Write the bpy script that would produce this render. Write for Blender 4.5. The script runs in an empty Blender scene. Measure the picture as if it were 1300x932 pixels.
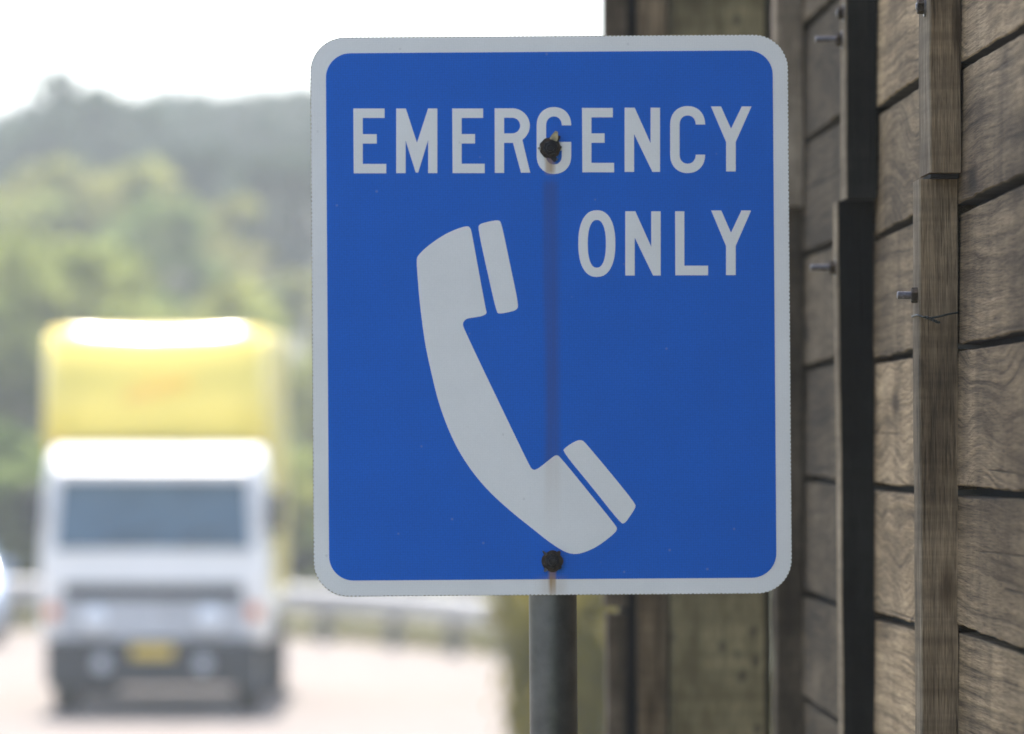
import bpy, bmesh, math, random
from mathutils import Vector, Matrix
R = math.radians
rnd = random.Random(7)
scene = bpy.context.scene
COL = scene.collection

# ------------------------------------------------------------------ constants of the view
F = 7222.0            # focal length expressed in photo pixels (200 mm on a 36 mm frame, 1300 px wide)
EYE = 2.76            # eye height above the road
HOR = 553.0           # horizon row in the photo

def P(px, py, d):
    """world point seen at photo pixel (px,py) at depth d"""
    return Vector(((px - 650.0) * d / F, d, EYE + (HOR - py) * d / F))

# ------------------------------------------------------------------ helpers
def link(o, parent=None):
    COL.objects.link(o)
    if parent is not None:
        o.parent = parent
    return o

def tag(o, label=None, cat=None, group=None, kind=None):
    if label: o['label'] = label
    if cat: o['category'] = cat
    if group: o['group'] = group
    if kind: o['kind'] = kind
    return o

def empty(name, loc=(0, 0, 0), rot=(0, 0, 0)):
    o = bpy.data.objects.new(name, None)
    o.empty_display_size = 0.2
    o.location = loc
    o.rotation_euler = rot
    return link(o)

def obj(name, bm, mat, parent=None, smooth=False, loc=None):
    me = bpy.data.meshes.new(name)
    bmesh.ops.recalc_face_normals(bm, faces=bm.faces)
    bm.to_mesh(me); bm.free()
    if smooth:
        for p in me.polygons: p.use_smooth = True
    if mat is not None: me.materials.append(mat)
    o = bpy.data.objects.new(name, me)
    if loc is not None: o.location = loc
    return link(o, parent)

def copy_tree(o, parent=None):
    c = o.copy()
    COL.objects.link(c)
    c.parent = parent
    for ch in list(o.children):
        copy_tree(ch, c)
    return c

def add_box(bm, x0, x1, y0, y1, z0, z1, bev=0.0, seg=2):
    r = bmesh.ops.create_cube(bm, size=1.0)
    vs = r['verts']
    for v in vs:
        v.co = Vector(((x0 + x1) / 2 + v.co.x * (x1 - x0), (y0 + y1) / 2 + v.co.y * (y1 - y0), (z0 + z1) / 2 + v.co.z * (z1 - z0)))
    if bev > 0:
        es = list({e for v in vs for e in v.link_edges})
        bmesh.ops.bevel(bm, geom=es, offset=bev, segments=seg, affect='EDGES', profile=0.6)
    return vs

def box(x0, x1, y0, y1, z0, z1, bev=0.0, seg=2):
    bm = bmesh.new(); add_box(bm, x0, x1, y0, y1, z0, z1, bev, seg); return bm

def add_tube(bm, pts, rad, n=10, cap=True):
    pts = [Vector(p) for p in pts]
    rads = rad if isinstance(rad, (list, tuple)) else [rad] * len(pts)
    rings = []
    prev = None
    for i, p in enumerate(pts):
        if i == 0: t = pts[1] - pts[0]
        elif i == len(pts) - 1: t = pts[-1] - pts[-2]
        else: t = pts[i + 1] - pts[i - 1]
        t.normalize()
        if prev is None:
            a = Vector((0, 0, 1)) if abs(t.z) < 0.9 else Vector((1, 0, 0))
            u = t.cross(a).normalized()
        else:
            u = (prev - t * prev.dot(t)).normalized()
        prev = u
        w = t.cross(u)
        rings.append([bm.verts.new(p + (u * math.cos(2 * math.pi * k / n) + w * math.sin(2 * math.pi * k / n)) * rads[i]) for k in range(n)])
    for a, b in zip(rings, rings[1:]):
        for k in range(n):
            bm.faces.new((a[k], a[(k + 1) % n], b[(k + 1) % n], b[k]))
    if cap:
        bm.faces.new(rings[0]); bm.faces.new(list(reversed(rings[-1])))

def tube(pts, rad, n=10, cap=True):
    bm = bmesh.new(); add_tube(bm, pts, rad, n, cap); return bm

def add_lathe(bm, prof, axis_o, axis, n=24, cap=True):
    """prof: list of (dist along axis, radius)"""
    axis = Vector(axis).normalized(); axis_o = Vector(axis_o)
    a = Vector((0, 0, 1)) if abs(axis.z) < 0.9 else Vector((1, 0, 0))
    u = axis.cross(a).normalized(); w = axis.cross(u)
    rings = []
    for d, r in prof:
        rings.append([bm.verts.new(axis_o + axis * d + (u * math.cos(2 * math.pi * k / n) + w * math.sin(2 * math.pi * k / n)) * r) for k in range(n)])
    for A, B in zip(rings, rings[1:]):
        for k in range(n):
            bm.faces.new((A[k], A[(k + 1) % n], B[(k + 1) % n], B[k]))
    if cap:
        bm.faces.new(rings[0]); bm.faces.new(list(reversed(rings[-1])))

def lathe(prof, o, ax, n=24, cap=True):
    bm = bmesh.new(); add_lathe(bm, prof, o, ax, n, cap); return bm

def add_prism(bm, poly, mapf, d0, d1):
    """poly: 2-D outline; mapf(a,b,d) -> 3-D"""
    A = [bm.verts.new(mapf(a, b, d0)) for a, b in poly]
    B = [bm.verts.new(mapf(a, b, d1)) for a, b in poly]
    n = len(poly)
    bm.faces.new(A); bm.faces.new(list(reversed(B)))
    for k in range(n):
        bm.faces.new((A[k], B[k], B[(k + 1) % n], A[(k + 1) % n]))

def flat_shape(name, outlines, thick, mat, parent, loc):
    """filled outlines (holes by even-odd) in the XZ plane facing -Y, as a real mesh"""
    cu = bpy.data.curves.new(name, 'CURVE')
    cu.dimensions = '2D'; cu.fill_mode = 'BOTH'; cu.extrude = thick / 2
    for ol in outlines:
        s = cu.splines.new('POLY'); s.points.add(len(ol) - 1)
        for p, (x, y) in zip(s.points, ol): p.co = (x, y, 0, 1)
        s.use_cyclic_u = True
    tmp = bpy.data.objects.new('tmp', cu); COL.objects.link(tmp)
    dg = bpy.context.evaluated_depsgraph_get(); dg.update()
    me = bpy.data.meshes.new_from_object(tmp.evaluated_get(dg))
    bpy.data.objects.remove(tmp); bpy.data.curves.remove(cu)
    # curve lies in XY with normal +Z : stand it up so that +Z -> -Y
    me.transform(Matrix(((1, 0, 0, 0), (0, 0, -1, 0), (0, 1, 0, 0), (0, 0, 0, 1))))
    me.transform(Matrix.Translation(Vector(loc)))
    me.materials.clear(); me.materials.append(mat)
    o = bpy.data.objects.new(name, me)
    return link(o, parent)

# ------------------------------------------------------------------ materials
def new_mat(name):
    m = bpy.data.materials.new(name); m.use_nodes = True
    nt = m.node_tree
    return m, nt, nt.nodes['Principled BSDF']

def N(nt, typ, **kw):
    n = nt.nodes.new(typ)
    for k, v in kw.items():
        if k in n.inputs: n.inputs[k].default_value = v
        else: setattr(n, k, v)
    return n

def ramp(nt, stops, interp='LINEAR'):
    n = nt.nodes.new('ShaderNodeValToRGB')
    n.color_ramp.interpolation = interp
    e = n.color_ramp.elements
    while len(e) > 1: e.remove(e[-1])
    e[0].position = stops[0][0]; e[0].color = (*stops[0][1], 1)
    for p, c in stops[1:]:
        q = e.new(p); q.color = (*c, 1)
    return n

def mix(nt, fac, a, b, blend='MIX'):
    n = nt.nodes.new('ShaderNodeMix'); n.data_type = 'RGBA'; n.blend_type = blend
    for i, v in ((0, fac), (6, a), (7, b)):
        if hasattr(v, 'is_linked') or hasattr(v, 'links'): nt.links.new(v, n.inputs[i])
        elif isinstance(v, (int, float)): n.inputs[i].default_value = v
        else: n.inputs[i].default_value = (*v, 1)
    return n.outputs[2]

def math_(nt, op, a, b=None, c=None, clamp=False):
    n = nt.nodes.new('ShaderNodeMath'); n.operation = op; n.use_clamp = clamp
    for i, v in enumerate((a, b, c)):
        if v is None: continue
        if isinstance(v, (int, float)): n.inputs[i].default_value = v
        else: nt.links.new(v, n.inputs[i])
    return n.outputs[0]

def simple(name, col, rough=0.5, metal=0.0, noise=0.12, scale=6.0, coat=0.0, bump=0.0, spec=None):
    m, nt, b = new_mat(name)
    tc = N(nt, 'ShaderNodeTexCoord')
    nz = N(nt, 'ShaderNodeTexNoise', Scale=scale, Detail=6.0, Roughness=0.6)
    nt.links.new(tc.outputs['Object'], nz.inputs['Vector'])
    lo = tuple(max(0, c * (1 - noise * 1.6)) for c in col); hi = tuple(min(1, c * (1 + noise)) for c in col)
    r = ramp(nt, [(0.3, lo), (0.7, hi)])
    nt.links.new(nz.outputs['Fac'], r.inputs[0])
    nt.links.new(r.outputs[0], b.inputs['Base Color'])
    b.inputs['Roughness'].default_value = rough
    b.inputs['Metallic'].default_value = metal
    if coat: b.inputs['Coat Weight'].default_value = coat; b.inputs['Coat Roughness'].default_value = 0.12
    if spec is not None: b.inputs['Specular IOR Level'].default_value = spec
    if bump:
        bp = N(nt, 'ShaderNodeBump', Strength=bump, Distance=0.01)
        nt.links.new(nz.outputs['Fac'], bp.inputs['Height']); nt.links.new(bp.outputs[0], b.inputs['Normal'])
    return m

def smoothbox(nt, v, a0, a1, b0, b1):
    """0 below a0, 1 between a1 and b0, 0 above b1"""
    u = N(nt, 'ShaderNodeMapRange', interpolation_type='SMOOTHSTEP'); u.inputs[1].default_value = a0; u.inputs[2].default_value = a1
    nt.links.new(v, u.inputs[0])
    d = N(nt, 'ShaderNodeMapRange', interpolation_type='SMOOTHSTEP'); d.inputs[1].default_value = b0; d.inputs[2].default_value = b1
    d.inputs[3].default_value = 1; d.inputs[4].default_value = 0
    nt.links.new(v, d.inputs[0])
    return math_(nt, 'MULTIPLY', u.outputs[0], d.outputs[0])

SK = 7.3 / F           # metres per photo pixel at the sign
SIGN_H = 1.78          # centre of the panel above the foot of the post

def sheeting(name, col, streak_col, streak_amt, cellamt=1.0):
    """retro-reflective sheeting: fine cell pattern, dirt specks, rust run under the bolts"""
    m, nt, b = new_mat(name)
    tc = N(nt, 'ShaderNodeTexCoord')
    sep = N(nt, 'ShaderNodeSeparateXYZ'); nt.links.new(tc.outputs['Object'], sep.inputs[0])
    X, Z = sep.outputs[0], math_(nt, 'SUBTRACT', sep.outputs[2], SIGN_H)
    # cells
    vo = N(nt, 'ShaderNodeTexVoronoi', Scale=330.0, Randomness=0.25); nt.links.new(tc.outputs['Object'], vo.inputs['Vector'])
    nz = N(nt, 'ShaderNodeTexNoise', Scale=9.0, Detail=5.0, Roughness=0.65); nt.links.new(tc.outputs['Object'], nz.inputs['Vector'])
    nf = N(nt, 'ShaderNodeTexNoise', Scale=420.0, Detail=2.0); nt.links.new(tc.outputs['Object'], nf.inputs['Vector'])
    c1 = mix(nt, nz.outputs['Fac'], tuple(c * 0.9 for c in col), tuple(min(1, c * 1.08) for c in col))
    cell = N(nt, 'ShaderNodeMapRange'); cell.inputs[1].default_value = 0.1; cell.inputs[2].default_value = 0.6
    cell.inputs[3].default_value = 1 + 0.10 * cellamt; cell.inputs[4].default_value = 1 - 0.10 * cellamt
    nt.links.new(vo.outputs['Distance'], cell.inputs[0])
    sp = N(nt, 'ShaderNodeMapRange'); sp.inputs[1].default_value = 0.3; sp.inputs[2].default_value = 0.7
    sp.inputs[3].default_value = 1 - 0.07 * cellamt; sp.inputs[4].default_value = 1 + 0.05 * cellamt
    nt.links.new(nf.outputs['Fac'], sp.inputs[0])
    mod = math_(nt, 'MULTIPLY', cell.outputs[0], sp.outputs[0])
    comb = N(nt, 'ShaderNodeCombineColor'); 
    for i in range(3): nt.links.new(mod, comb.inputs[i])
    c2 = mix(nt, 1.0, c1, comb.outputs[0], 'MULTIPLY')
    # small pale chips / dirt specks
    vs = N(nt, 'ShaderNodeTexVoronoi', Scale=26.0); nt.links.new(tc.outputs['Object'], vs.inputs['Vector'])
    ch = N(nt, 'ShaderNodeMapRange'); ch.inputs[1].default_value = 0.03; ch.inputs[2].default_value = 0.055
    ch.inputs[3].default_value = 0.55; ch.inputs[4].default_value = 0.0
    nt.links.new(vs.outputs['Distance'], ch.inputs[0])
    c3 = mix(nt, ch.outputs[0], c2, tuple(min(1, c * 0.55 + 0.16) for c in col))
    # rust run: wobble the edge with stretched noise
    mp = N(nt, 'ShaderNodeMapping'); mp.inputs['Scale'].default_value = (110, 1, 5)
    nt.links.new(tc.outputs['Object'], mp.inputs[0])
    ns = N(nt, 'ShaderNodeTexNoise', Scale=1.0, Detail=4.0); nt.links.new(mp.outputs[0], ns.inputs['Vector'])
    Xw = math_(nt, 'ADD', X, math_(nt, 'MULTIPLY', math_(nt, 'SUBTRACT', ns.outputs['Fac'], 0.5), 0.008))
    long_ = math_(nt, 'MULTIPLY', smoothbox(nt, Xw, -0.0145, -0.0035, 0.004, 0.0155), smoothbox(nt, Z, -0.30, -0.18, 0.165, 0.182))
    long_ = math_(nt, 'MULTIPLY', long_, math_(nt, 'MULTIPLY_ADD', ns.outputs['Fac'], 0.9, 0.35))
    c4 = mix(nt, math_(nt, 'MULTIPLY', long_, streak_amt, clamp=True), c3, streak_col)
    # fresh rust right below either bolt
    f1 = math_(nt, 'MULTIPLY', smoothbox(nt, Xw, -0.009, -0.003, 0.002, 0.009), smoothbox(nt, Z, 0.178, 0.186, 0.2, 0.214))
    f2 = math_(nt, 'MULTIPLY', smoothbox(nt, Xw, -0.0075, -0.0015, 0.001, 0.005), smoothbox(nt, Z, -0.38, -0.335, -0.325, -0.315))
    f3 = math_(nt, 'MULTIPLY', smoothbox(nt, Xw, -0.028, -0.005, 0.008, 0.024), smoothbox(nt, Z, -0.368, -0.352, -0.34, -0.33))
    fr = math_(nt, 'ADD', math_(nt, 'ADD', math_(nt, 'MULTIPLY', f1, 0.75), math_(nt, 'MULTIPLY', f2, 0.72)), math_(nt, 'MULTIPLY', f3, 0.22))
    fr = math_(nt, 'MULTIPLY', fr, math_(nt, 'MULTIPLY_ADD', ns.outputs['Fac'], 0.8, 0.5), clamp=True)
    c5 = mix(nt, fr, c4, (0.36, 0.215, 0.075))
    nt.links.new(c5, b.inputs['Base Color'])
    b.inputs['Roughness'].default_value = 0.42
    b.inputs['Specular IOR Level'].default_value = 0.10
    bp = N(nt, 'ShaderNodeBump', Strength=0.05, Distance=0.0006)
    nt.links.new(vo.outputs['Distance'], bp.inputs['Height']); nt.links.new(bp.outputs[0], b.inputs['Normal'])
    return m

def wood(name, light, dark, axis='Y', line=1.0, knots=True, rough=0.85, dirt=0.35, green=0.0, spots=False):
    """weathered sawn hardwood, grain along the given local axis; varies per object"""
    m, nt, b = new_mat(name)
    tc = N(nt, 'ShaderNodeTexCoord'); oi = N(nt, 'ShaderNodeObjectInfo')
    off = N(nt, 'ShaderNodeCombineXYZ')
    for i, k in enumerate((37.0, 61.0, 23.0)):
        nt.links.new(math_(nt, 'MULTIPLY', oi.outputs['Random'], k), off.inputs[i])
    ad = N(nt, 'ShaderNodeVectorMath', operation='ADD'); nt.links.new(tc.outputs['Object'], ad.inputs[0]); nt.links.new(off.outputs[0], ad.inputs[1])
    # warp: slow wander of the grain so that it arches like a sawn face
    wn = N(nt, 'ShaderNodeTexNoise', Scale=2.2 , Detail=2.0, Roughness=0.5)
    mw = N(nt, 'ShaderNodeMapping'); mw.inputs['Scale'].default_value = (1, 0.85, 2.4) if axis == 'Y' else (3, 3, 1)
    nt.links.new(ad.outputs[0], mw.inputs[0]); nt.links.new(mw.outputs[0], wn.inputs['Vector'])
    sep = N(nt, 'ShaderNodeSeparateXYZ'); nt.links.new(ad.outputs[0], sep.inputs[0])
    if axis == 'Y':
        across = math_(nt, 'ADD', sep.outputs[2], math_(nt, 'MULTIPLY', sep.outputs[0], 0.6)); freq = 95.0; wob = 0.22
    else:
        across = math_(nt, 'ADD', sep.outputs[0], math_(nt, 'MULTIPLY', sep.outputs[1], 0.8)); freq = 150.0; wob = 0.05
    r2 = math_(nt, 'FRACT', math_(nt, 'MULTIPLY', oi.outputs['Random'], 17.31))
    wv = math_(nt, 'MULTIPLY', math_(nt, 'MULTIPLY_ADD', math_(nt, 'MULTIPLY', r2, r2), 1.5, 0.10), wob)
    gcoord = math_(nt, 'ADD', across, math_(nt, 'MULTIPLY', wn.outputs['Fac'], wv))
    # growth rings = 1-D noise of the warped across coordinate, lightly varying along
    cv = N(nt, 'ShaderNodeCombineXYZ')
    nt.links.new(math_(nt, 'MULTIPLY', gcoord, freq), cv.inputs[0])
    nt.links.new(math_(nt, 'MULTIPLY', sep.outputs[1 if axis == 'Y' else 2], 1.2), cv.inputs[1])
    rings = N(nt, 'ShaderNodeTexNoise', Scale=1.0, Detail=5.0, Roughness=0.72); nt.links.new(cv.outputs[0], rings.inputs['Vector'])
    # fine fibre
    mf = N(nt, 'ShaderNodeMapping'); mf.inputs['Scale'].default_value = (520, 16, 520) if axis == 'Y' else (500, 500, 22)
    nt.links.new(ad.outputs[0], mf.inputs[0])
    fib = N(nt, 'ShaderNodeTexNoise', Scale=1.0, Detail=3.0, Roughness=0.7); nt.links.new(mf.outputs[0], fib.inputs['Vector'])
    # saw marks across the face
    ms = N(nt, 'ShaderNodeMapping'); ms.inputs['Scale'].default_value = (3, 9, 1.2) if axis == 'Y' else (2, 2, 60)
    nt.links.new(ad.outputs[0], ms.inputs[0])
    saw = N(nt, 'ShaderNodeTexNoise', Scale=1.0, Detail=3.0, Roughness=0.6); nt.links.new(ms.outputs[0], saw.inputs['Vector'])
    # dirt patches
    dn = N(nt, 'ShaderNodeTexNoise', Scale=5.0, Detail=6.0, Roughness=0.65)
    md = N(nt, 'ShaderNodeMapping'); md.inputs['Scale'].default_value = (1, 0.6, 2.0) if axis == 'Y' else (6, 6, 4.0)
    nt.links.new(ad.outputs[0], md.inputs[0]); nt.links.new(md.outputs[0], dn.inputs['Vector'])
    mid = tuple((l + d) / 2 for l, d in zip(light, dark))
    rr = ramp(nt, [(0.33, dark), (0.44, mid), (0.56, light), (0.70, tuple(c * 1.25 for c in light))])
    nt.links.new(rings.outputs['Fac'], rr.inputs[0])
    cmid = mix(nt, 1.0 - 0.75 * line, rr.outputs[0], tuple((l * 0.6 + d * 0.4) for l, d in zip(light, dark)))
    fr = ramp(nt, [(0.32, (0.50, 0.49, 0.48)), (0.5, (0.98, 0.98, 0.98)), (0.68, (1.22, 1.22, 1.22))]); nt.links.new(fib.outputs['Fac'], fr.inputs[0])
    c = mix(nt, 1.0, cmid, fr.outputs[0], 'MULTIPLY')
    sr = ramp(nt, [(0.34, (0.80, 0.80, 0.80)), (0.6, (1.06, 1.06, 1.05))]); nt.links.new(saw.outputs['Fac'], sr.inputs[0])
    c = mix(nt, 1.0, c, sr.outputs[0], 'MULTIPLY')
    dr = N(nt, 'ShaderNodeMapRange'); dr.inputs[1].default_value = 0.52; dr.inputs[2].default_value = 0.72
    dr.inputs[4].default_value = dirt; nt.links.new(dn.outputs['Fac'], dr.inputs[0])
    c = mix(nt, dr.outputs[0], c, tuple(d * 0.45 for d in dark))
    if green:
        c = mix(nt, math_(nt, 'MULTIPLY', wn.outputs['Fac'], green), c, (0.06, 0.075, 0.05))
    # cracks
    mc = N(nt, 'ShaderNodeMapping'); mc.inputs['Scale'].default_value = (6, 0.9, 70) if axis == 'Y' else (75, 75, 2.2)
    nt.links.new(ad.outputs[0], mc.inputs[0])
    ck = N(nt, 'ShaderNodeTexNoise', Scale=1.0, Detail=2.0, Roughness=0.55, Distortion=0.5); nt.links.new(mc.outputs[0], ck.inputs['Vector'])
    cr = N(nt, 'ShaderNodeMapRange'); cr.inputs[1].default_value = 0.27; cr.inputs[2].default_value = 0.33
    cr.inputs[3].default_value = 0.85; cr.inputs[4].default_value = 0.0; nt.links.new(ck.outputs['Fac'], cr.inputs[0])
    c = mix(nt, cr.outputs[0], c, tuple(d * 0.25 for d in dark))
    if knots:
        mk = N(nt, 'ShaderNodeMapping'); mk.inputs['Scale'].default_value = (0.3, 1.3, 4.2) if axis == 'Y' else (9, 9, 2.5)
        nt.links.new(ad.outputs[0], mk.inputs[0])
        kv = N(nt, 'ShaderNodeTexVoronoi', Scale=1.0); nt.links.new(mk.outputs[0], kv.inputs['Vector'])
        kr = N(nt, 'ShaderNodeMapRange'); kr.inputs[1].default_value = 0.04; kr.inputs[2].default_value = 0.11
        kr.inputs[3].default_value = 0.8; kr.inputs[4].default_value = 0.0; nt.links.new(kv.outputs['Distance'], kr.inputs[0])
        c = mix(nt, kr.outputs[0], c, (dark[0] * 0.45, dark[1] * 0.38, dark[2] * 0.3))
    # silvery weathering in broad patches, and fuzzy damp runs
    wn2 = N(nt, 'ShaderNodeTexNoise', Scale=3.0, Detail=5.0, Roughness=0.6)
    mq = N(nt, 'ShaderNodeMapping'); mq.inputs['Scale'].default_value = (1, 0.5, 2.4) if axis == 'Y' else (4, 4, 1.6)
    nt.links.new(ad.outputs[0], mq.inputs[0]); nt.links.new(mq.outputs[0], wn2.inputs['Vector'])
    sv = ramp(nt, [(0.36, (0.58, 0.56, 0.54)), (0.5, (0.98, 0.97, 0.95)), (0.66, (1.42, 1.43, 1.45))]); nt.links.new(wn2.outputs['Fac'], sv.inputs[0])
    c = mix(nt, 1.0, c, sv.outputs[0], 'MULTIPLY')
    mr_ = N(nt, 'ShaderNodeMapping'); mr_.inputs['Scale'].default_value = (2, 4.5, 1.1) if axis == 'Y' else (20, 20, 1.5)
    nt.links.new(ad.outputs[0], mr_.inputs[0])
    rn = N(nt, 'ShaderNodeTexNoise', Scale=1.0, Detail=5.0, Roughness=0.6); nt.links.new(mr_.outputs[0], rn.inputs['Vector'])
    rv = N(nt, 'ShaderNodeMapRange'); rv.inputs[1].default_value = 0.56; rv.inputs[2].default_value = 0.70; rv.inputs[4].default_value = 0.55
    nt.links.new(rn.outputs['Fac'], rv.inputs[0])
    c = mix(nt, rv.outputs[0], c, tuple(d * 0.5 for d in dark))
    if spots:
        sv_ = N(nt, 'ShaderNodeTexVoronoi', Scale=1.0); ms_ = N(nt, 'ShaderNodeMapping'); ms_.inputs['Scale'].default_value = (34, 34, 24)
        nt.links.new(ad.outputs[0], ms_.inputs[0]); nt.links.new(ms_.outputs[0], sv_.inputs['Vector'])
        sr_ = N(nt, 'ShaderNodeMapRange'); sr_.inputs[1].default_value = 0.16; sr_.inputs[2].default_value = 0.34
        sr_.inputs[3].default_value = 0.7; sr_.inputs[4].default_value = 0.0; nt.links.new(sv_.outputs['Distance'], sr_.inputs[0])
        gate = N(nt, 'ShaderNodeSeparateColor'); nt.links.new(sv_.outputs['Color'], gate.inputs[0])
        c = mix(nt, math_(nt, 'MULTIPLY', sr_.outputs[0], math_(nt, 'GREATER_THAN', gate.outputs[0], 0.62)), c, (0.035, 0.032, 0.028))
    # per-object tone
    tone = N(nt, 'ShaderNodeMapRange'); tone.inputs[3].default_value = 0.70; tone.inputs[4].default_value = 1.25
    nt.links.new(oi.outputs['Random'], tone.inputs[0])
    cc = N(nt, 'ShaderNodeCombineColor')
    for i in range(3): nt.links.new(tone.outputs[0], cc.inputs[i])
    c = mix(nt, 1.0, c, cc.outputs[0], 'MULTIPLY')
    nt.links.new(c, b.inputs['Base Color'])
    b.inputs['Roughness'].default_value = rough
    b.inputs['Specular IOR Level'].default_value = 0.15
    h = math_(nt, 'ADD', math_(nt, 'MULTIPLY', rings.outputs['Fac'], 0.8), math_(nt, 'MULTIPLY', fib.outputs['Fac'], 0.5))
    h = math_(nt, 'SUBTRACT', h, math_(nt, 'MULTIPLY', cr.outputs[0], 0.8))
    bp = N(nt, 'ShaderNodeBump', Strength=0.7, Distance=0.004)
    nt.links.new(h, bp.inputs['Height']); nt.links.new(bp.outputs[0], b.inputs['Normal'])
    return m

def leaf_mat(name, a, bcol, trans=0.35):
    m = bpy.data.materials.new(name); m.use_nodes = True; nt = m.node_tree; nt.nodes.clear()
    out = N(nt, 'ShaderNodeOutputMaterial')
    oi = N(nt, 'ShaderNodeObjectInfo'); tc = N(nt, 'ShaderNodeTexCoord')
    nz = N(nt, 'ShaderNodeTexNoise', Scale=0.9, Detail=3.0); nt.links.new(tc.outputs['Object'], nz.inputs['Vector'])
    f = math_(nt, 'MULTIPLY_ADD', oi.outputs['Random'], 0.7, math_(nt, 'MULTIPLY', math_(nt, 'SUBTRACT', nz.outputs['Fac'], 0.3), 0.8), clamp=True)
    c = mix(nt, f, a, bcol)
    d = N(nt, 'ShaderNodeBsdfDiffuse'); t = N(nt, 'ShaderNodeBsdfTranslucent'); mx = N(nt, 'ShaderNodeMixShader', Fac=trans)
    mx.inputs[0].default_value = trans
    nt.links.new(c, d.inputs[0]); nt.links.new(c, t.inputs[0])
    nt.links.new(d.outputs[0], mx.inputs[1]); nt.links.new(t.outputs[0], mx.inputs[2]); nt.links.new(mx.outputs[0], out.inputs[0])
    return m

M = {}
M['blue'] = sheeting('blue_sheeting', (0.009, 0.130, 0.60), (0.050, 0.072, 0.17), 0.5, 0.9)
M['white'] = sheeting('white_sheeting', (0.81, 0.81, 0.80), (0.62, 0.56, 0.50), 0.40, 0.22)
M['alu'] = simple('dirty_aluminium', (0.27, 0.235, 0.15), 0.6, 0.25, 0.4, 60)
M['galv'] = simple('galvanised_pipe', (0.105, 0.115, 0.122), 0.38, 0.75, 0.16, 30, bump=0.12)
M['rusty'] = simple('rusty_steel', (0.052, 0.036, 0.022), 0.55, 0.5, 0.6, 160, bump=0.5)
M['dark_steel'] = simple('dark_steel', (0.022, 0.021, 0.022), 0.42, 0.6, 0.5, 180, bump=0.4)
M['bright_steel'] = simple('bright_torn_steel', (0.55, 0.53, 0.47), 0.32, 0.9, 0.3, 120)
M['zinc'] = simple('zinc_bolt', (0.20, 0.19, 0.20), 0.4, 0.8, 0.35, 200, bump=0.2)
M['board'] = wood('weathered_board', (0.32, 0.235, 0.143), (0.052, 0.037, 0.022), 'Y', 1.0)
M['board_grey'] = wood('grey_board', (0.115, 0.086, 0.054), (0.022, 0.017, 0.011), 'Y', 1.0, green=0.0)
M['batten_brown'] = wood('brown_batten', (0.30, 0.218, 0.135), (0.12, 0.088, 0.056), 'Z', 0.6, knots=True, dirt=0.5)
M['batten_black'] = wood('black_batten', (0.013, 0.013, 0.0135), (0.006, 0.006, 0.0065), 'Z', 0.6, knots=False, dirt=0.3, green=0.1)
M['batten_charcoal'] = wood('charcoal_batten', (0.030, 0.028, 0.024), (0.009, 0.009, 0.009), 'Z', 1.0, knots=False, dirt=0.3, green=0.1)  # charcoal tone, a little paler than the black lower piece
M['batten_beige'] = wood('beige_batten', (0.36, 0.29, 0.215), (0.20, 0.16, 0.12), 'Z', 0.5, knots=True, dirt=0.4)
M['batten_dim'] = wood('dim_batten', (0.13, 0.10, 0.07), (0.06, 0.048, 0.035), 'Z', 0.5, knots=False, dirt=0.4)
M['post_olive'] = wood('olive_post', (0.21, 0.182, 0.105), (0.145, 0.125, 0.075), 'Z', 0.4, knots=False, dirt=0.45, spots=True)
M['shaded_edge'] = simple('shaded_underside', (0.022, 0.018, 0.014), 0.9, 0, 0.3, 40)  # seam shade painted as a near-black colour for board undersides
M['void'] = simple('gap_shade', (0.010, 0.010, 0.011), 0.9, 0, 0.3, 30)  # near-black that stands in for shade inside the timber gaps
M['roof_iron'] = simple('roof_iron', (0.25, 0.26, 0.27), 0.45, 0.6, 0.2, 3)
M['wire'] = simple('old_wire', (0.05, 0.055, 0.05), 0.5, 0.6, 0.4, 300)
M['yellow'] = simple('yellow_paint', (0.92, 0.71, 0.125), 0.32, 0, 0.04, 2, coat=0.5)
M['cab_white'] = simple('white_cab_paint', (0.86, 0.82, 0.78), 0.3, 0, 0.03, 2, coat=0.5)
M['glass'] = simple('dark_glass', (0.075, 0.135, 0.185), 0.06, 0, 0.1, 2)
M['plastic'] = simple('black_plastic', (0.022, 0.024, 0.027), 0.55, 0, 0.2, 5)
M['bumper_grey'] = simple('grey_bumper', (0.52, 0.52, 0.53), 0.45, 0, 0.15, 4)
M['lens'] = simple('lamp_lens', (0.85, 0.87, 0.9), 0.12, 0.0, 0.05, 30, coat=0.6)
M['amber'] = simple('amber_lens', (0.75, 0.22, 0.06), 0.25, 0, 0.1, 30)
M['plate_yellow'] = simple('plate_yellow', (0.75, 0.50, 0.06), 0.45, 0, 0.06, 20)
M['emblem'] = simple('orange_emblem', (0.84, 0.56, 0.13), 0.4, 0, 0.1, 5)
M['tyre'] = simple('tyre_rubber', (0.018, 0.018, 0.018), 0.85, 0, 0.2, 10)
M['rim'] = simple('wheel_rim', (0.5, 0.5, 0.5), 0.4, 0.6, 0.1, 10)
M['chassis'] = simple('chassis_steel', (0.03, 0.03, 0.032), 0.6, 0.3, 0.2, 10)
M['car_paint'] = simple('pale_blue_paint', (0.34, 0.42, 0.56), 0.35, 0.0, 0.03, 2, coat=0.3)
M['rail'] = simple('guardrail_zinc', (0.36, 0.35, 0.34), 0.55, 0.35, 0.15, 3)
M['post_wood'] = simple('rail_post', (0.17, 0.16, 0.15), 0.7, 0.2, 0.3, 6)
M['asphalt'] = simple('pale_chip_seal', (0.180, 0.160, 0.147), 0.95, 0, 0.12, 3, bump=0.3, spec=0.05)
M['gravel'] = simple('pale_gravel', (0.22, 0.195, 0.17), 0.95, 0, 0.25, 8, bump=0.4, spec=0.05)
M['line'] = simple('road_paint', (0.75, 0.75, 0.72), 0.7, 0, 0.1, 12)
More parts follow.
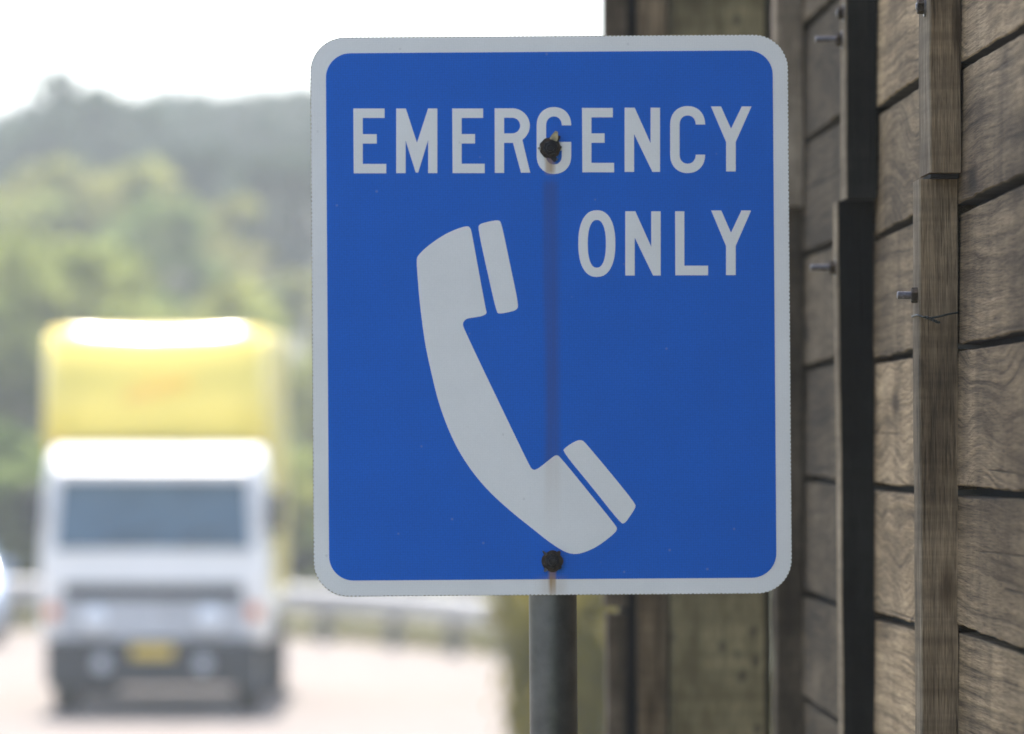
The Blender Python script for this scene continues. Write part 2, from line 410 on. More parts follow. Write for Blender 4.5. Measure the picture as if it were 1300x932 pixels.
M['bark'] = simple('tree_bark', (0.20, 0.175, 0.15), 0.9, 0, 0.35, 5, bump=0.6)
M['leaf_olive'] = leaf_mat('olive_leaves', (0.25, 0.235, 0.075), (0.19, 0.225, 0.06), 0.55)
M['leaf_green'] = leaf_mat('green_leaves', (0.12, 0.18, 0.06), (0.19, 0.22, 0.06), 0.52)
M['leaf_dark'] = leaf_mat('dark_leaves', (0.030, 0.055, 0.038), (0.055, 0.082, 0.046), 0.35)
M['leaf_dry'] = leaf_mat('straw_leaves', (0.225, 0.185, 0.042), (0.140, 0.135, 0.034), 0.35)
M['grass'] = leaf_mat('verge_blades', (0.10, 0.11, 0.036), (0.16, 0.14, 0.06), 0.3)

def ground_mat():
    m, nt, b = new_mat('ground')
    tc = N(nt, 'ShaderNodeTexCoord')
    n1 = N(nt, 'ShaderNodeTexNoise', Scale=0.25, Detail=8.0, Roughness=0.65); nt.links.new(tc.outputs['Object'], n1.inputs['Vector'])
    n2 = N(nt, 'ShaderNodeTexNoise', Scale=9.0, Detail=6.0, Roughness=0.7); nt.links.new(tc.outputs['Object'], n2.inputs['Vector'])
    r = ramp(nt, [(0.35, (0.038, 0.052, 0.02)), (0.55, (0.075, 0.072, 0.032)), (0.75, (0.12, 0.10, 0.06))])
    nt.links.new(math_(nt, 'ADD', math_(nt, 'MULTIPLY', n1.outputs['Fac'], 0.65), math_(nt, 'MULTIPLY', n2.outputs['Fac'], 0.35)), r.inputs[0])
    nt.links.new(r.outputs[0], b.inputs['Base Color']); b.inputs['Roughness'].default_value = 0.95
    bp = N(nt, 'ShaderNodeBump', Strength=0.6, Distance=0.05); nt.links.new(n2.outputs['Fac'], bp.inputs['Height']); nt.links.new(bp.outputs[0], b.inputs['Normal'])
    return m
M['ground'] = ground_mat()

# ------------------------------------------------------------------ terrain, road
def sm(a, b, x):
    t = max(0.0, min(1.0, (x - a) / (b - a))); return t * t * (3 - 2 * t)

EDGE = [(-3.4, -60), (-3.4, 6), (-2.8, 20), (-1.4, 34), (-0.3, 46), (0.2, 56), (0.25, 62), (-0.2, 68), (-1.5, 73), (-3.4, 76.7),
        (-6.2, 79.6), (-9.5, 81.4), (-13.5, 82.4), (-20, 83), (-40, 83.4), (-120, 84)]

def spline(pts, n=8):
    P_ = [Vector((p[0], p[1], 0)) for p in pts]
    out = []
    for i in range(len(P_) - 1):
        p0 = P_[max(i - 1, 0)]; p1 = P_[i]; p2 = P_[i + 1]; p3 = P_[min(i + 2, len(P_) - 1)]
        for k in range(n):
            t = k / n
            out.append(0.5 * ((2 * p1) + (p2 - p0) * t + (2 * p0 - 5 * p1 + 4 * p2 - p3) * t * t + (3 * p1 - p0 - 3 * p2 + p3) * t ** 3))
    out.append(P_[-1]); return out
EDGE_S = spline(EDGE)

def offset(path, d):
    """positive d = to the left of travel (towards the road side)"""
    out = []
    for i, p in enumerate(path):
        t = (path[min(i + 1, len(path) - 1)] - path[max(i - 1, 0)]).normalized()
        out.append(p + Vector((-t.y, t.x, 0)) * d)
    return out

def height(x, y):
    # bank on which the sign and the shed stand
    b = 1.14 * (1 - sm(13, 30, y)) * sm(-3.0, -1.0, x)
    # wooded hill beyond the bend
    d = max(0.0, y - 93)
    h = 0.075 * d * sm(0, 60, d) if d < 330 else 24.75
    h += 1.2 * math.sin(x * 0.035 + 1.0) * sm(40, 160, d) - 0.02 * max(0, x) * sm(40, 200, d) * 0
    h -= 0.08 * sm(0, 1, 1)
    return b + h

def terrain():
    xs = sorted(set([-450, -300, -200, -140, -100, -75, -55, -40] + [v * 2 for v in range(-16, 17)] + [v * 0.5 for v in range(-12, 13)] + [40, 55, 75, 100, 140, 200, 300, 450]))
    ys = sorted(set([-100, -60, -30, -10] + [v * 1.0 for v in range(0, 36)] + [v * 3.0 for v in range(12, 60)] + [190 + 15 * k for k in range(0, 16)] + [470, 550, 700, 900]))
    bm = bmesh.new()
    g = [[bm.verts.new((x, y, height(x, y))) for x in xs] for y in ys]
    for j in range(len(ys) - 1):
        for i in range(len(xs) - 1):
            bm.faces.new((g[j][i], g[j][i + 1], g[j + 1][i + 1], g[j + 1][i]))
    return obj('ground', bm, M['ground'], smooth=True)
tag(terrain(), kind='structure')

def ribbon(pa, pb, z):
    bm = bmesh.new()
    A = [bm.verts.new((p.x, p.y, z)) for p in pa]; B = [bm.verts.new((p.x, p.y, z)) for p in pb]
    for i in range(len(A) - 1): bm.faces.new((A[i], B[i], B[i + 1], A[i + 1]))
    return bm
tag(obj('road', ribbon(EDGE_S, offset(EDGE_S, 9.6), 0.0), M['asphalt']), kind='structure')
tag(obj('gravel_shoulder', ribbon(offset(EDGE_S, 0.02), offset(EDGE_S, -1.9), -0.02), M['gravel']), kind='structure')

# ------------------------------------------------------------------ the sign
TH = R(0.4)
CX, CY = 699.5, 400.5
ctr = P(CX, CY, 7.3)
sign = empty('road_sign', (0, 0, 0), (0, -TH, 0))
rotm = Matrix.Rotation(-TH, 3, 'Y')
sign.location = ctr - rotm @ Vector((0, 0, SIGN_H))
tag(sign, 'blue emergency telephone road sign with white border on a grey steel pipe', 'road sign')

def S(px, py):
    x = (px - CX) * SK; z = (CY - py) * SK
    return (x * math.cos(TH) + z * math.sin(TH), -x * math.sin(TH) + z * math.cos(TH))

def rrect(hw, hh, r, n=14):
    out = []
    for cx, cy, a0 in ((hw - r, hh - r, 0), (-hw + r, hh - r, 90), (-hw + r, -hh + r, 180), (hw - r, -hh + r, 270)):
        for k in range(n + 1):
            a = R(a0 + 90 * k / n); out.append((cx + r * math.cos(a), cy + r * math.sin(a)))
    return out

def serrate(ol, pitch, amp, rng):
    """resample an outline and bite small teeth into it"""
    out = []
    n = len(ol); per = []
    for i in range(n):
        a = Vector(ol[i]); b = Vector(ol[(i + 1) % n])
        per.append((a, b, (b - a).length))
    tot = sum(p[2] for p in per); cnt = int(tot / pitch) * 4; step = tot / cnt
    s = 0.0; i = 0; acc = 0.0
    for k in range(cnt):
        s = k * step
        while acc + per[i][2] < s: acc += per[i][2]; i += 1
        a, b, L = per[i]; t = (s - acc) / L
        p = a.lerp(b, t); d = (b - a).normalized(); nrm = Vector((d.y, -d.x))
        ph = k % 4
        jit = rng.uniform(0.5, 1.25)
        q = p - nrm * (amp * jit if ph in (0, 1) else 0.0)
        out.append((q.x, q.y))
    return out

HW, HH = 303.5 * SK, 355 * SK
H = SIGN_H
plate = flat_shape('sign_panel', [rrect(HW, HH, 44 * SK)], 0.003, M['alu'], sign, (0, 0, H))
flat_shape('white_border', [serrate(rrect(HW - 0.0002, HH - 0.0002, 44 * SK), 0.0052, 0.0009, random.Random(3))], 0.0006, M['white'], plate, (0, -0.0019, H))
flat_shape('blue_panel', [rrect(283.7 * SK, 334.7 * SK, 31 * SK)], 0.0004, M['blue'], plate, (0, -0.0024, H))

def from_zoom(ox, oy, s):
    return lambda pts: [S(ox + x / s, oy + y / s) for x, y in pts]
zA = from_zoom(380, 30, 3.8235); zB = from_zoom(680, 30, 3.8235); zD = from_zoom(680, 250, 3.8235)

def arc(cx, cy, rx, ry, a0, a1, n=18, e=1.0):
    out = []
    for k in range(n + 1):
        a = R(a0 + (a1 - a0) * k / n); c, s = math.cos(a), math.sin(a)
        out.append((cx + rx * math.copysign(abs(c) ** e, c), cy - ry * math.copysign(abs(s) ** e, s)))
    return out

def gE(x0, x1, x2, x3, y0, y1, w=46):
    m = y0 + (y1 - y0) * 0.395; h = w
    return [(x0, y0), (x1, y0), (x1, y0 + w), (x0 + w, y0 + w), (x0 + w, m), (x2, m), (x2, m + h), (x0 + w, m + h), (x0 + w, y1 - w), (x3, y1 - w), (x3, y1), (x0 + 2, y1)]
def gN(x0, x1, y0, y1):
    return [(x0, y0), (x0 + 49, y0), (x1 - 46, y0 + 172), (x1 - 46, y0), (x1, y0), (x1, y1), (x1 - 37, y1), (x0 + 46, y0 + 128), (x0 + 46, y1), (x0, y1)]
def gY(x0, x1, y0, y1):
    c = (x0 + x1) / 2
    return [(x0, y0), (x0 + 49, y0), (c - 1, y0 + 108), (x1 - 47, y0), (x1, y0), (c + 22, y0 + 172), (c + 22, y1), (c - 25, y1), (c - 25, y0 + 172)]
def gC(x0, x1, y0, y1, t0, t1, w=46):
    cx = (x0 + x1) / 2; rx = (x1 - x0) / 2
    o = arc(cx, t0, rx, t0 - y0, 0, 180, e=0.93) + arc(cx, t1, rx, y1 - t1, 180, 360, e=0.93)
    i = arc(cx, t1, rx - w, y1 - t1 - w, 360, 180, e=0.93) + arc(cx, t0, rx - w, t0 - y0 - w, 180, 0, e=0.93)
    return o + i
word1 = [
    zA(gE(262, 414, 376, 422, 412, 727)),
    zA([(470, 412), (517, 412), (571, 578), (625, 412), (670, 412), (670, 726), (625, 726), (625, 566), (577, 723), (565, 723), (516, 568), (516, 726), (470, 726)]),
    zA(gE(742, 892, 853, 900, 412, 726)),
    zA([(948, 411), (1040, 411)] + arc(1034, 495, 85, 84, 88, -52, 16) + [(1083, 566), (1121, 724), (1076, 724), (1037, 579), (994, 579), (994, 725), (949, 725)]),
    zA([(994, 457), (1036, 457)] + arc(1034, 495, 38, 38, 88, -88, 10) + [(994, 533)]),
    # G
    zB(arc(89, 494, 84, 89, 0, 180, e=0.93) + arc(89, 642, 84, 88, 180, 360, e=0.93) + [(173, 574), (88, 574), (88, 616), (127, 616)]
       + arc(89, 642, 38, 42, 360, 180, e=0.93) + arc(89, 494, 38, 43, 180, 0, e=0.93)),
    zB(gE(225, 375, 335, 381, 409, 722)),
    zB(gN(432, 604, 408, 720)),
    zB(gC(653, 823, 400, 726, 490, 636)),
    zB(gY(851, 1048, 402, 718)),
]
word2 = [
    zD(arc(297, 227, 90, 162, 0, 360, 48, e=0.86)[:-1]), zD(arc(297, 228, 44, 116, 0, 360, 40, e=0.86)[:-1]),
    zD(gN(435, 607, 70, 382)),
    zD([(677, 70), (722, 70), (722, 334), (837, 334), (837, 381), (678, 381)]),
    zD(gY(852, 1046, 66, 380)),
]
flat_shape('lettering', word1, 0.0004, M['white'], plate, (0, -0.0029, H))
flat_shape('lettering', word2, 0.0004, M['white'], plate, (0, -0.0029, H))

def chaikin(pts, it=2):
    for _ in range(it):
        out = []
        n = len(pts)
        for i in range(n):
            a = Vector(pts[i]); b = Vector(pts[(i + 1) % n])
            out += [tuple(a.lerp(b, .25)), tuple(a.lerp(b, .75))]
        pts = out
    return pts
hand = [(528.6, 329), (531.5, 323.5), (542.2, 312.8), (563, 298.4), (578.8, 291), (592.5, 286.8), (597, 288.8), (599, 295.8), (607.5, 343), (616.7, 392.5), (618.2, 398), (613, 401.2),
        (604.9, 402.8), (592, 404.5), (588, 409), (587.6, 413.5), (590.5, 420), (606, 453.5), (623.2, 489.3), (648, 541), (672.0, 590.8), (676, 596.6), (682, 596.2), (702, 579.8), (706.6, 577.5),
        (711, 580), (746, 623), (781.8, 667.2), (783.6, 671.8), (780, 677.2), (760.5, 692.5), (744.4, 700.5), (729.9, 704.2), (716, 700.5), (697, 688), (680, 674.4), (644, 645.8),
        (611.8, 615.2), (586, 579.8), (570, 547.6), (557.1, 512.2), (549.3, 481), (539.5, 437), (533, 386), (530.4, 355)]
ear = [(606.6, 289.6), (609, 284.4), (620, 281.4), (633, 279.2), (636.6, 283), (647, 333), (658.4, 387), (656.2, 393.6), (645, 396.8), (633.5, 398.6), (630.2, 396), (618, 342)]
mouth = [(714, 573), (717.4, 568.6), (726, 562.5), (733.4, 559), (738.6, 558.6), (743, 562), (774, 599), (806.4, 639), (806.8, 644.4), (800, 655), (792.4, 665.4), (787, 663.2), (752, 619)]
flat_shape('handset_symbol', [[S(*p) for p in chaikin(q)] for q in (hand, ear, mouth)], 0.0004, M['white'], plate, (0, -0.0029, H))

# pipe post behind the panel
pipe = tube([(0.0, 0.036, -0.3), (0.0, 0.036, H - HH * 0.5), (0.0, 0.036, H + HH - 0.05)], 0.0308, 40)
obj('post', pipe, M['galv'], sign, smooth=True)
for zz in (1, -1):   # saddle clamp behind the panel at each bolt
    bx_, bz_ = S(697.5, 187.5) if zz == 1 else S(701.5, 712)
    c = bmesh.new()
    add_lathe(c, [(-0.012, 0.0335), (0.012, 0.0335)], (0.0, 0.036, H + bz_), (0, 0, 1), 32)
    add_box(c, -0.055, 0.055, 0.0016, 0.0045, H + bz_ - 0.012, H + bz_ + 0.012)
    obj('clamp', c, M['galv'], sign)

def hexnut(bm, o, ax, r, d0, d1, rot=0.0):
    ax = Vector(ax); a = Vector((0, 0, 1)) if abs(ax.z) < .9 else Vector((1, 0, 0))
    u = ax.cross(a).normalized(); w = ax.cross(u); o = Vector(o)
    rings = []
    for d, rr in ((d0, r), (d1 - 0.0012, r), (d1, r * 0.88)):
        rings.append([bm.verts.new(o + ax * d + (u * math.cos(R(60 * k + rot)) + w * math.sin(R(60 * k + rot))) * rr) for k in range(6)])
    for A, B in zip(rings, rings[1:]):
        for k in range(6): bm.faces.new((A[k], A[(k + 1) % 6], B[(k + 1) % 6], B[k]))
    bm.faces.new(rings[0]); bm.faces.new(list(reversed(rings[-1])))

def sign_bolt(px, py, tabs, rot, star):
    x, z = S(px, py); z += H
    o = Vector((x, -0.0031, z))
    bm = bmesh.new()
    hexnut(bm, o, (0, -1, 0), 0.0098, 0.003, 0.0095, rot)
    add_lathe(bm, [(0.0094, 0.0054), (0.0125, 0.0052), (0.0138, 0.004)], o, (0, -1, 0), 20)
    b = obj('bolt', bm, M['dark_steel'], sign)
    # scalloped rusty washer
    n = 60; pts = []
    for k in range(n):
        a = 2 * math.pi * k / n
        r = 0.0136 + (0.00045 * math.cos(star * a)) + 0.0003 * math.sin(5 * a + 1)
        pts.append((x + r * math.cos(a), z + r * math.sin(a)))
    wbm = bmesh.new()
    add_prism(wbm, pts, lambda a, c, d: Vector((a, d, c)), -0.0032, -0.0062)
    obj('washer', wbm, M['rusty'], b)
    # torn lock tabs round the washer, standing off the face
    for ang, r0, r1, w, lift, mat in tabs:
        t = bmesh.new()
        d = Vector((math.cos(R(ang)), 0, math.sin(R(ang)))); q = Vector((-d.z, 0, d.x))
        prof = [(r0, 0.0064, 1.0), ((r0 + r1) / 2, 0.0064 + lift * 0.4, 0.8), (r1, 0.0064 + lift, 0.35)]
        rows = []
        for rr, yy, ww in prof:
            base = Vector((x, -yy, z)) + d * rr
            rows.append([t.verts.new(base + q * (w * ww / 2)), t.verts.new(base - q * (w * ww / 2)),
                         t.verts.new(base - q * (w * ww / 2) + Vector((0, -0.001, 0))), t.verts.new(base + q * (w * ww / 2) + Vector((0, -0.001, 0)))])
        for A, B in zip(rows, rows[1:]):
            for k in range(4): t.faces.new((A[k], A[(k + 1) % 4], B[(k + 1) % 4], B[k]))
        t.faces.new(rows[0]); t.faces.new(list(reversed(rows[-1])))
        obj('lock_tab', t, M[mat], b)
sign_bolt(698.5, 188.0, [(68, 0.0105, 0.0225, 0.0105, 0.006, 'bright_steel'), (50, 0.011, 0.0195, 0.007, 0.002, 'dark_steel'), (-72, 0.011, 0.019, 0.008, 0.003, 'dark_steel'), (-62, 0.0155, 0.0185, 0.004, 0.004, 'bright_steel'),
                         (182, 0.012, 0.0160, 0.004, 0.001, 'bright_steel'), (4, 0.0125, 0.0150, 0.003, 0.002, 'rusty')], 12, 9)
sign_bolt(701.0, 712.5, [(132, 0.0105, 0.0182, 0.004, 0.006, 'bright_steel'), (52, 0.0105, 0.0165, 0.007, 0.004, 'rusty'), (232, 0.012, 0.0165, 0.005, 0.003, 'bright_steel'), (-40, 0.011, 0.0145, 0.008, 0.001, 'dark_steel')], 40, 4)

# ------------------------------------------------------------------ the timber shed
WA = 0.73
shed = empty('timber_shed', (WA, 0, 1.06), (0, 0, 0.0245))
SZ = 1.06
tag(shed, 'weathered timber shed wall of rough horizontal boards with vertical battens', 'shed')
def wy(px, inset=0.0): return (WA + inset) * F / (px - 473.0)
TOPZ, BOTZ = 4.70, 1.10
# per bay: seam heights relative to the eye (from the photo), Y range
bays = [
    (5.75, 7.12, [0.4577, 0.287, 0.111, -0.0663, -0.243]),
    (7.124, 8.28, [0.4728, 0.2922, 0.1116, -0.074, -0.257]),
    (8.284, 9.70, [0.691, 0.4970, 0.3055, 0.118, -0.075, -0.268]),
    (4.6, 5.746, [0.462, 0.29, 0.113, -0.068, -0.247]),
]
rb = random.Random(11)
def plank(y0, y1, z0, z1, mat, lean, lean2):
    """rough sawn board: slightly uneven lower and upper arris, own thickness"""
    bm = bmesh.new()
    n = 28
    x0, x1 = 0.0, 0.026
    rows = []
    ph = rb.uniform(0, 10); ph2 = rb.uniform(0, 10)
    for k in range(n + 1):
        t = k / n; y = y0 + (y1 - y0) * t
        wlo = 0.0013 * math.sin(t * 5 + ph) + rb.uniform(-0.0016, 0.0016)
        whi = 0.0012 * math.sin(t * 4 + ph2) + rb.uniform(-0.0006, 0.0006)
        zl, zh = z0 + wlo + 0.010 * (t - .5) * lean, z1 + whi + 0.010 * (t - .5) * lean2
        bow = 0.0022 * math.sin(t * 3 + ph) 
        rows.append([bm.verts.new((x0 + bow, y, zl + 0.0016)), bm.verts.new((x0 + bow + 0.0018, y, zl)), bm.verts.new((x1, y, zl)), bm.verts.new((x1, y, zh)),
                     bm.verts.new((x0 + bow + 0.0035, y, zh)), bm.verts.new((x0 + bow + 0.0022, y, zh - 0.0018))])
    for A, B in zip(rows, rows[1:]):
        for k in range(6): bm.faces.new((A[k], A[(k + 1) % 6], B[(k + 1) % 6], B[k]))
    bm.faces.new(rows[0]); bm.faces.new(list(reversed(rows[-1])))
    return bm
for bi, (y0, y1, seams) in enumerate(bays):
    zs = [EYE + s for s in seams]
    while zs[0] < TOPZ - 0.2: zs.insert(0, zs[0] + 0.178)
    while zs[-1] > BOTZ + 0.2: zs.append(zs[-1] - 0.181)
    zs = [TOPZ] + zs + [BOTZ]
    leans = [rb.uniform(-1, 1) for _ in zs]
    for k in range(len(zs) - 1):
        hi, lo = zs[k] - 0.0056, zs[k + 1] + 0.0056
        if hi - lo < 0.03: continue
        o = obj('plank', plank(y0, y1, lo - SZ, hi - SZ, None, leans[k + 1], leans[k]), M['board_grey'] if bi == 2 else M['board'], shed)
        o.data.materials.append(M['shaded_edge'])
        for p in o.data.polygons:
            if p.normal.z < -0.8: p.material_index = 1  # downward faces take the painted seam shade
# dark lining behind the boards, end walls, roof
obj('lining', box(0.0272, 0.05, 4.6, 9.7, BOTZ - SZ, TOPZ - SZ), M['void'], shed)
for (ya, yb) in ((4.57, 4.597), (9.703, 9.73)):
    ew = bmesh.new(); xx = 0.002
    while xx < 2.4:
        add_box(ew, xx, xx + 0.1455, ya, yb, BOTZ - SZ, TOPZ - SZ + 0.05, 0.002, 1)
        xx += 0.146
    obj('end_wall', ew, M['board_grey'], shed)
bw = bmesh.new()
for k in range(19):
    add_box(bw, 2.41, 2.436, 4.6, 9.7, BOTZ - SZ + k * 0.186, BOTZ - SZ + k * 0.186 + 0.178, 0.003, 1)
obj('back_wall', bw, M['board_grey'], shed)
rf = bmesh.new()
nseg = 66
prev = None
for k in range(nseg + 1):
    y = 4.4 + (10.2 - 4.4) * k / nseg
    zc = 0.012 * math.sin(k * math.pi / 1.0 + (k % 2) * 0) + (0.018 if k % 2 else 0)
    row = [rf.verts.new((-0.16, y, TOPZ - SZ + 0.06 + zc)), rf.verts.new((2.65, y, TOPZ - SZ + 0.5 + zc))]
    if prev: rf.faces.new((prev[0], prev[1], row[1], row[0]))
    prev = row
ro = obj('roof', rf, M['roof_iron'], shed)
sol = ro.modifiers.new('thickness', 'SOLIDIFY'); sol.thickness = 0.004

def batten(name, y0, y1, prot, z0, z1, mat, tilt=0.0, tiltx=0.0, edge_mat=None):
    bm = bmesh.new()
    n = 24; rows = []
    rr = random.Random(int(y0 * 1000 + z0 * 100))
    for k in range(n + 1):
        t = k / n; z = z0 + (z1 - z0) * t
        dy = tilt * (t - .5); dx = tiltx * (t - .5)
        j = lambda s=0.0012: rr.uniform(-s, s)
        xo = -prot + dx + j(0.0009)
        c = 0.002
        rows.append([bm.verts.new((xo + c, y0 + dy + j(0.0006), z)), bm.verts.new((xo, y0 + dy + c, z)), bm.verts.new((xo, y1 + dy - c, z)), bm.verts.new((xo + c, y1 + dy, z)),
                     bm.verts.new((-0.0006, y1 + dy, z)), bm.verts.new((-0.0006, y0 + dy, z))])
    for A, B in zip(rows, rows[1:]):
        for k in range(6): bm.faces.new((A[k], A[(k + 1) % 6], B[(k + 1) % 6], B[k]))
    bm.faces.new(rows[0]); bm.faces.new(list(reversed(rows[-1])))
    o = obj(name, bm, mat, shed)
    if edge_mat is not None:      # outer face painted paler, as if lit by the open sky
        o.data.materials.append(edge_mat)
        for p in o.data.polygons:
            if p.normal.x < -0.5: p.material_index = 1
    return o
sp = EYE - SZ
M['edge_lit'] = wood('lit_edge', (0.27, 0.215, 0.145), (0.13, 0.10, 0.07), 'Z', 0.7, knots=False, dirt=0.35)
b_ru = batten('batten', 7.05, 7.19, 0.040, sp + (553 - 219) * 7.05 / F, TOPZ - SZ + 0.02, M['batten_brown'], edge_mat=M['edge_lit'])
b_rl = batten('batten', 7.086, 7.172, 0.046, BOTZ - SZ, sp + (553 - 227) * 7.086 / F, M['batten_brown'], tilt=0.02, tiltx=-0.006, edge_mat=M['edge_lit'])
b_lu = batten('batten', 8.24, 8.34, 0.044, sp + (553 - 252) * 8.24 / F, TOPZ - SZ + 0.02, M['batten_charcoal'], edge_mat=M['edge_lit'])
b_ll = batten('batten', 8.265, 8.345, 0.046, BOTZ - SZ, sp + (553 - 253) * 8.29 / F - 0.003, M['batten_black'], tilt=0.05, tiltx=-0.013, edge_mat=M['edge_lit'])
b_fu = batten('batten', 9.64, 9.74, 0.047, sp + (553 - 262) * 9.64 / F, TOPZ - SZ + 0.02, M['batten_beige'])
b_fl = batten('batten', 9.66, 9.74, 0.045, BOTZ - SZ, sp + (553 - 264) * 9.66 / F, M['batten_dim'])
b_nu = batten('batten', 5.70, 5.83, 0.042, sp + 0.33, TOPZ - SZ + 0.02, M['batten_brown'], edge_mat=M['edge_lit'])
b_nl = batten('batten', 5.71, 5.81, 0.045, BOTZ - SZ, sp + 0.322, M['batten_brown'], edge_mat=M['edge_lit'])
obj('joint_shade', box(-0.036, -0.0008, 7.075, 7.165, sp + (553 - 226.6) * 7.086 / F, sp + (553 - 219.4) * 7.05 / F), M['void'], shed)  # black block added to paint the shadow in the batten joint
for o, l in ((b_ru, 'brown upper batten nearest the right edge, butting on a lower piece'), (b_rl, 'brown lower batten with a bolt and a twisted wire'),
             (b_lu, 'dark charcoal upper batten with a long threaded bolt'), (b_ll, 'near-black lower batten with pale outer edge'),
             (b_fu, 'beige upper batten beside the sign'), (b_fl, 'dark brown lower batten beside the sign')):
    o['label'] = l

def wall_bolt(parent, py, y, prot, length, nut=True):
    z = sp + (HOR - py) * y / F
    o = Vector((-prot, y, z))
    bm = bmesh.new()
    # threaded rod
    prof = []
    d = 0.0
    while d < length - 0.0015:
        prof += [(d, 0.0044), (d + 0.0009, 0.0051)]; d += 0.0018
    prof += [(length, 0.004)]
    add_lathe(bm, prof, o, (-1, 0, 0), 16)
    b = obj('bolt', bm, M['zinc'], parent)
    nb = bmesh.new()
    hexnut(nb, o, (-1, 0, 0), 0.0098, 0.0022, 0.0105, 20)
    obj('nut', nb, M['rusty'], b)
    wb = lathe([(-0.002, 0.0128), (0.0021, 0.0128)], o, (-1, 0, 0), 24)
    obj('washer', wb, M['zinc'], b)
wall_bolt(b_rl, 375, 7.118, 0.046, 0.028)
wall_bolt(b_lu, 50, 8.30, 0.044, 0.040)
wall_bolt(b_ll, 340, 8.325, 0.0515, 0.038)
wall_bolt(b_ru, 8, 7.10, 0.040, 0.012)
wall_bolt(b_lu, 16, 8.27, 0.044, 0.012)

# timbers standing proud at the far corner, facing the road user
def post(px0, px1, y, depth, mat, name, z0=BOTZ, z1=TOPZ + 0.02, label=None, notch=None):
    # local x from picture x at that depth
    def lx(px): return (px - 650.0) * y / F - WA + 0.0245 * y
    x0, x1 = lx(px0), lx(px1)
    bm = bmesh.new(); rr = random.Random(int(px0))
    n = 20; rows = []
    for k in range(n + 1):
        z = z0 - SZ + (z1 - z0) * k / n
        j = lambda: rr.uniform(-0.0012, 0.0012)
        rows.append([bm.verts.new((x0 + j(), y, z)), bm.verts.new((x1 + j(), y, z)), bm.verts.new((x1, y + depth, z)), bm.verts.new((x0, y + depth, z))])
    for A, B in zip(rows, rows[1:]):
        for k in range(4): bm.faces.new((A[k], A[(k + 1) % 4], B[(k + 1) % 4], B[k]))
    bm.faces.new(rows[0]); bm.faces.new(list(reversed(rows[-1])))
    es = [e for e in bm.edges if len(e.link_faces) == 2 and e.calc_face_angle(0) > 1.2]
    bmesh.ops.bevel(bm, geom=es, offset=0.003, segments=1, affect='EDGES')
    o = obj(name, bm, mat, shed)
    if label: o['label'] = label
    return o
yy = 10.35
post(853, 971, yy, 0.19, M['post_olive'], 'corner_post', label='wide olive brown corner post with dark spots')
post(811, 846, yy + 0.06, 0.10, M['batten_brown'], 'corner_board')
post(767, 795, yy + 0.10, 0.10, M['batten_dim'], 'corner_board', z0=EYE - (779 - HOR) * 10.45 / F + 0.012, label='outermost dark corner board above a notch')
post(771, 795, yy + 0.10, 0.10, M['batten_dim'], 'corner_board', z1=EYE - (779 - HOR) * 10.45 / F)
post(786, 980, yy + 0.24, 0.04, M['void'], 'corner_backing')
# wire twisted round the right-hand lower batten
def wp(lx, ly, py, dz=0.0):
    v = Vector((lx, ly, sp + (HOR - py) * ly / F + dz)); return v
def towire(v):
    return shed.matrix_basis @ v
bpy.context.view_layer.update()
mw_ = Matrix.Translation(Vector((WA, 0, SZ))) @ Matrix.Rotation(0.0245, 4, 'Z')
wb = bmesh.new()
yf = 7.074; xo = -0.0485
loop = [wp(-0.002, yf, 397), wp(-0.014, yf - 0.001, 399), wp(-0.026, yf - 0.002, 402), wp(-0.040, yf - 0.002, 404.5), wp(xo - 0.0005, yf + 0.004, 401),
        wp(xo - 0.001, yf + 0.04, 400), wp(xo - 0.001, yf + 0.102, 402), wp(-0.04, yf + 0.112, 402), wp(-0.006, yf + 0.112, 399)]
add_tube(wb, [mw_ @ v for v in loop], 0.0013, 8)
tail = []
for k in range(26):
    t = k / 25
    tail.append(mw_ @ wp(-0.044 + 0.018 * t + 0.002 * math.sin(t * 16), yf - 0.004 + 0.0022 * math.cos(t * 16), 402 + 8 * t))
add_tube(wb, tail, 0.0013, 8)
tail2 = [mw_ @ wp(-0.044 + 0.018 * t - 0.002 * math.sin(t * 16), yf - 0.004 - 0.0022 * math.cos(t * 16), 402 + 8 * t) for t in [k / 25 for k in range(26)]]
add_tube(wb, tail2, 0.0012, 8)
tag(obj('tie_wire', wb, M['wire'], smooth=True), 'thin dark wire twisted round the brown batten just below its bolt', 'wire')

# ------------------------------------------------------------------ truck
TX, TY = -3.53, 56.0
truck = empty('box_truck', (TX, TY, 0.0))
BXO = -0.06   # the box sits a little off the cab's centre line
tag(truck, 'white cab lorry with tall yellow cargo box coming towards us on the road', 'truck')
W = 1.125
cab = bmesh.new()
# side profile (y, z) swept over the width, front leaning back above the waist
prof = [(0.03, 0.72), (0.0, 0.80), (-0.01, 1.30), (0.02, 1.66), (0.13, 2.30), (0.20, 2.48), (0.30, 2.57), (0.62, 2.655), (1.55, 2.66), (1.66, 2.60), (1.68, 0.72)]
secs = []
for s, ins, dy in ((-1.0, 0.0, 0.10), (-0.955, 0.0, 0.035), (-0.86, 0.0, 0.0), (0.0, 0.0, -0.03), (0.86, 0.0, 0.0), (0.955, 0.0, 0.035), (1.0, 0.0, 0.10)):
    row = []
    for (y, z) in prof:
        taper = 1.0 - 0.06 * sm(1.6, 2.66, z)
        topdrop = -0.05 * (abs(s) > 0.97) * (z > 2.45)
        fy = dy if y < 1.0 else 0.0
        row.append(cab.verts.new((s * W * taper, y + fy, z + topdrop)))
    secs.append(row)
for A, B in zip(secs, secs[1:]):
    for k in range(len(prof)): cab.faces.new((A[k], A[(k + 1) % len(prof)], B[(k + 1) % len(prof)], B[k]))
cab.faces.new(secs[0]); cab.faces.new(list(reversed(secs[-1])))
cabo = obj('cab', cab, M['cab_white'], truck, smooth=True)
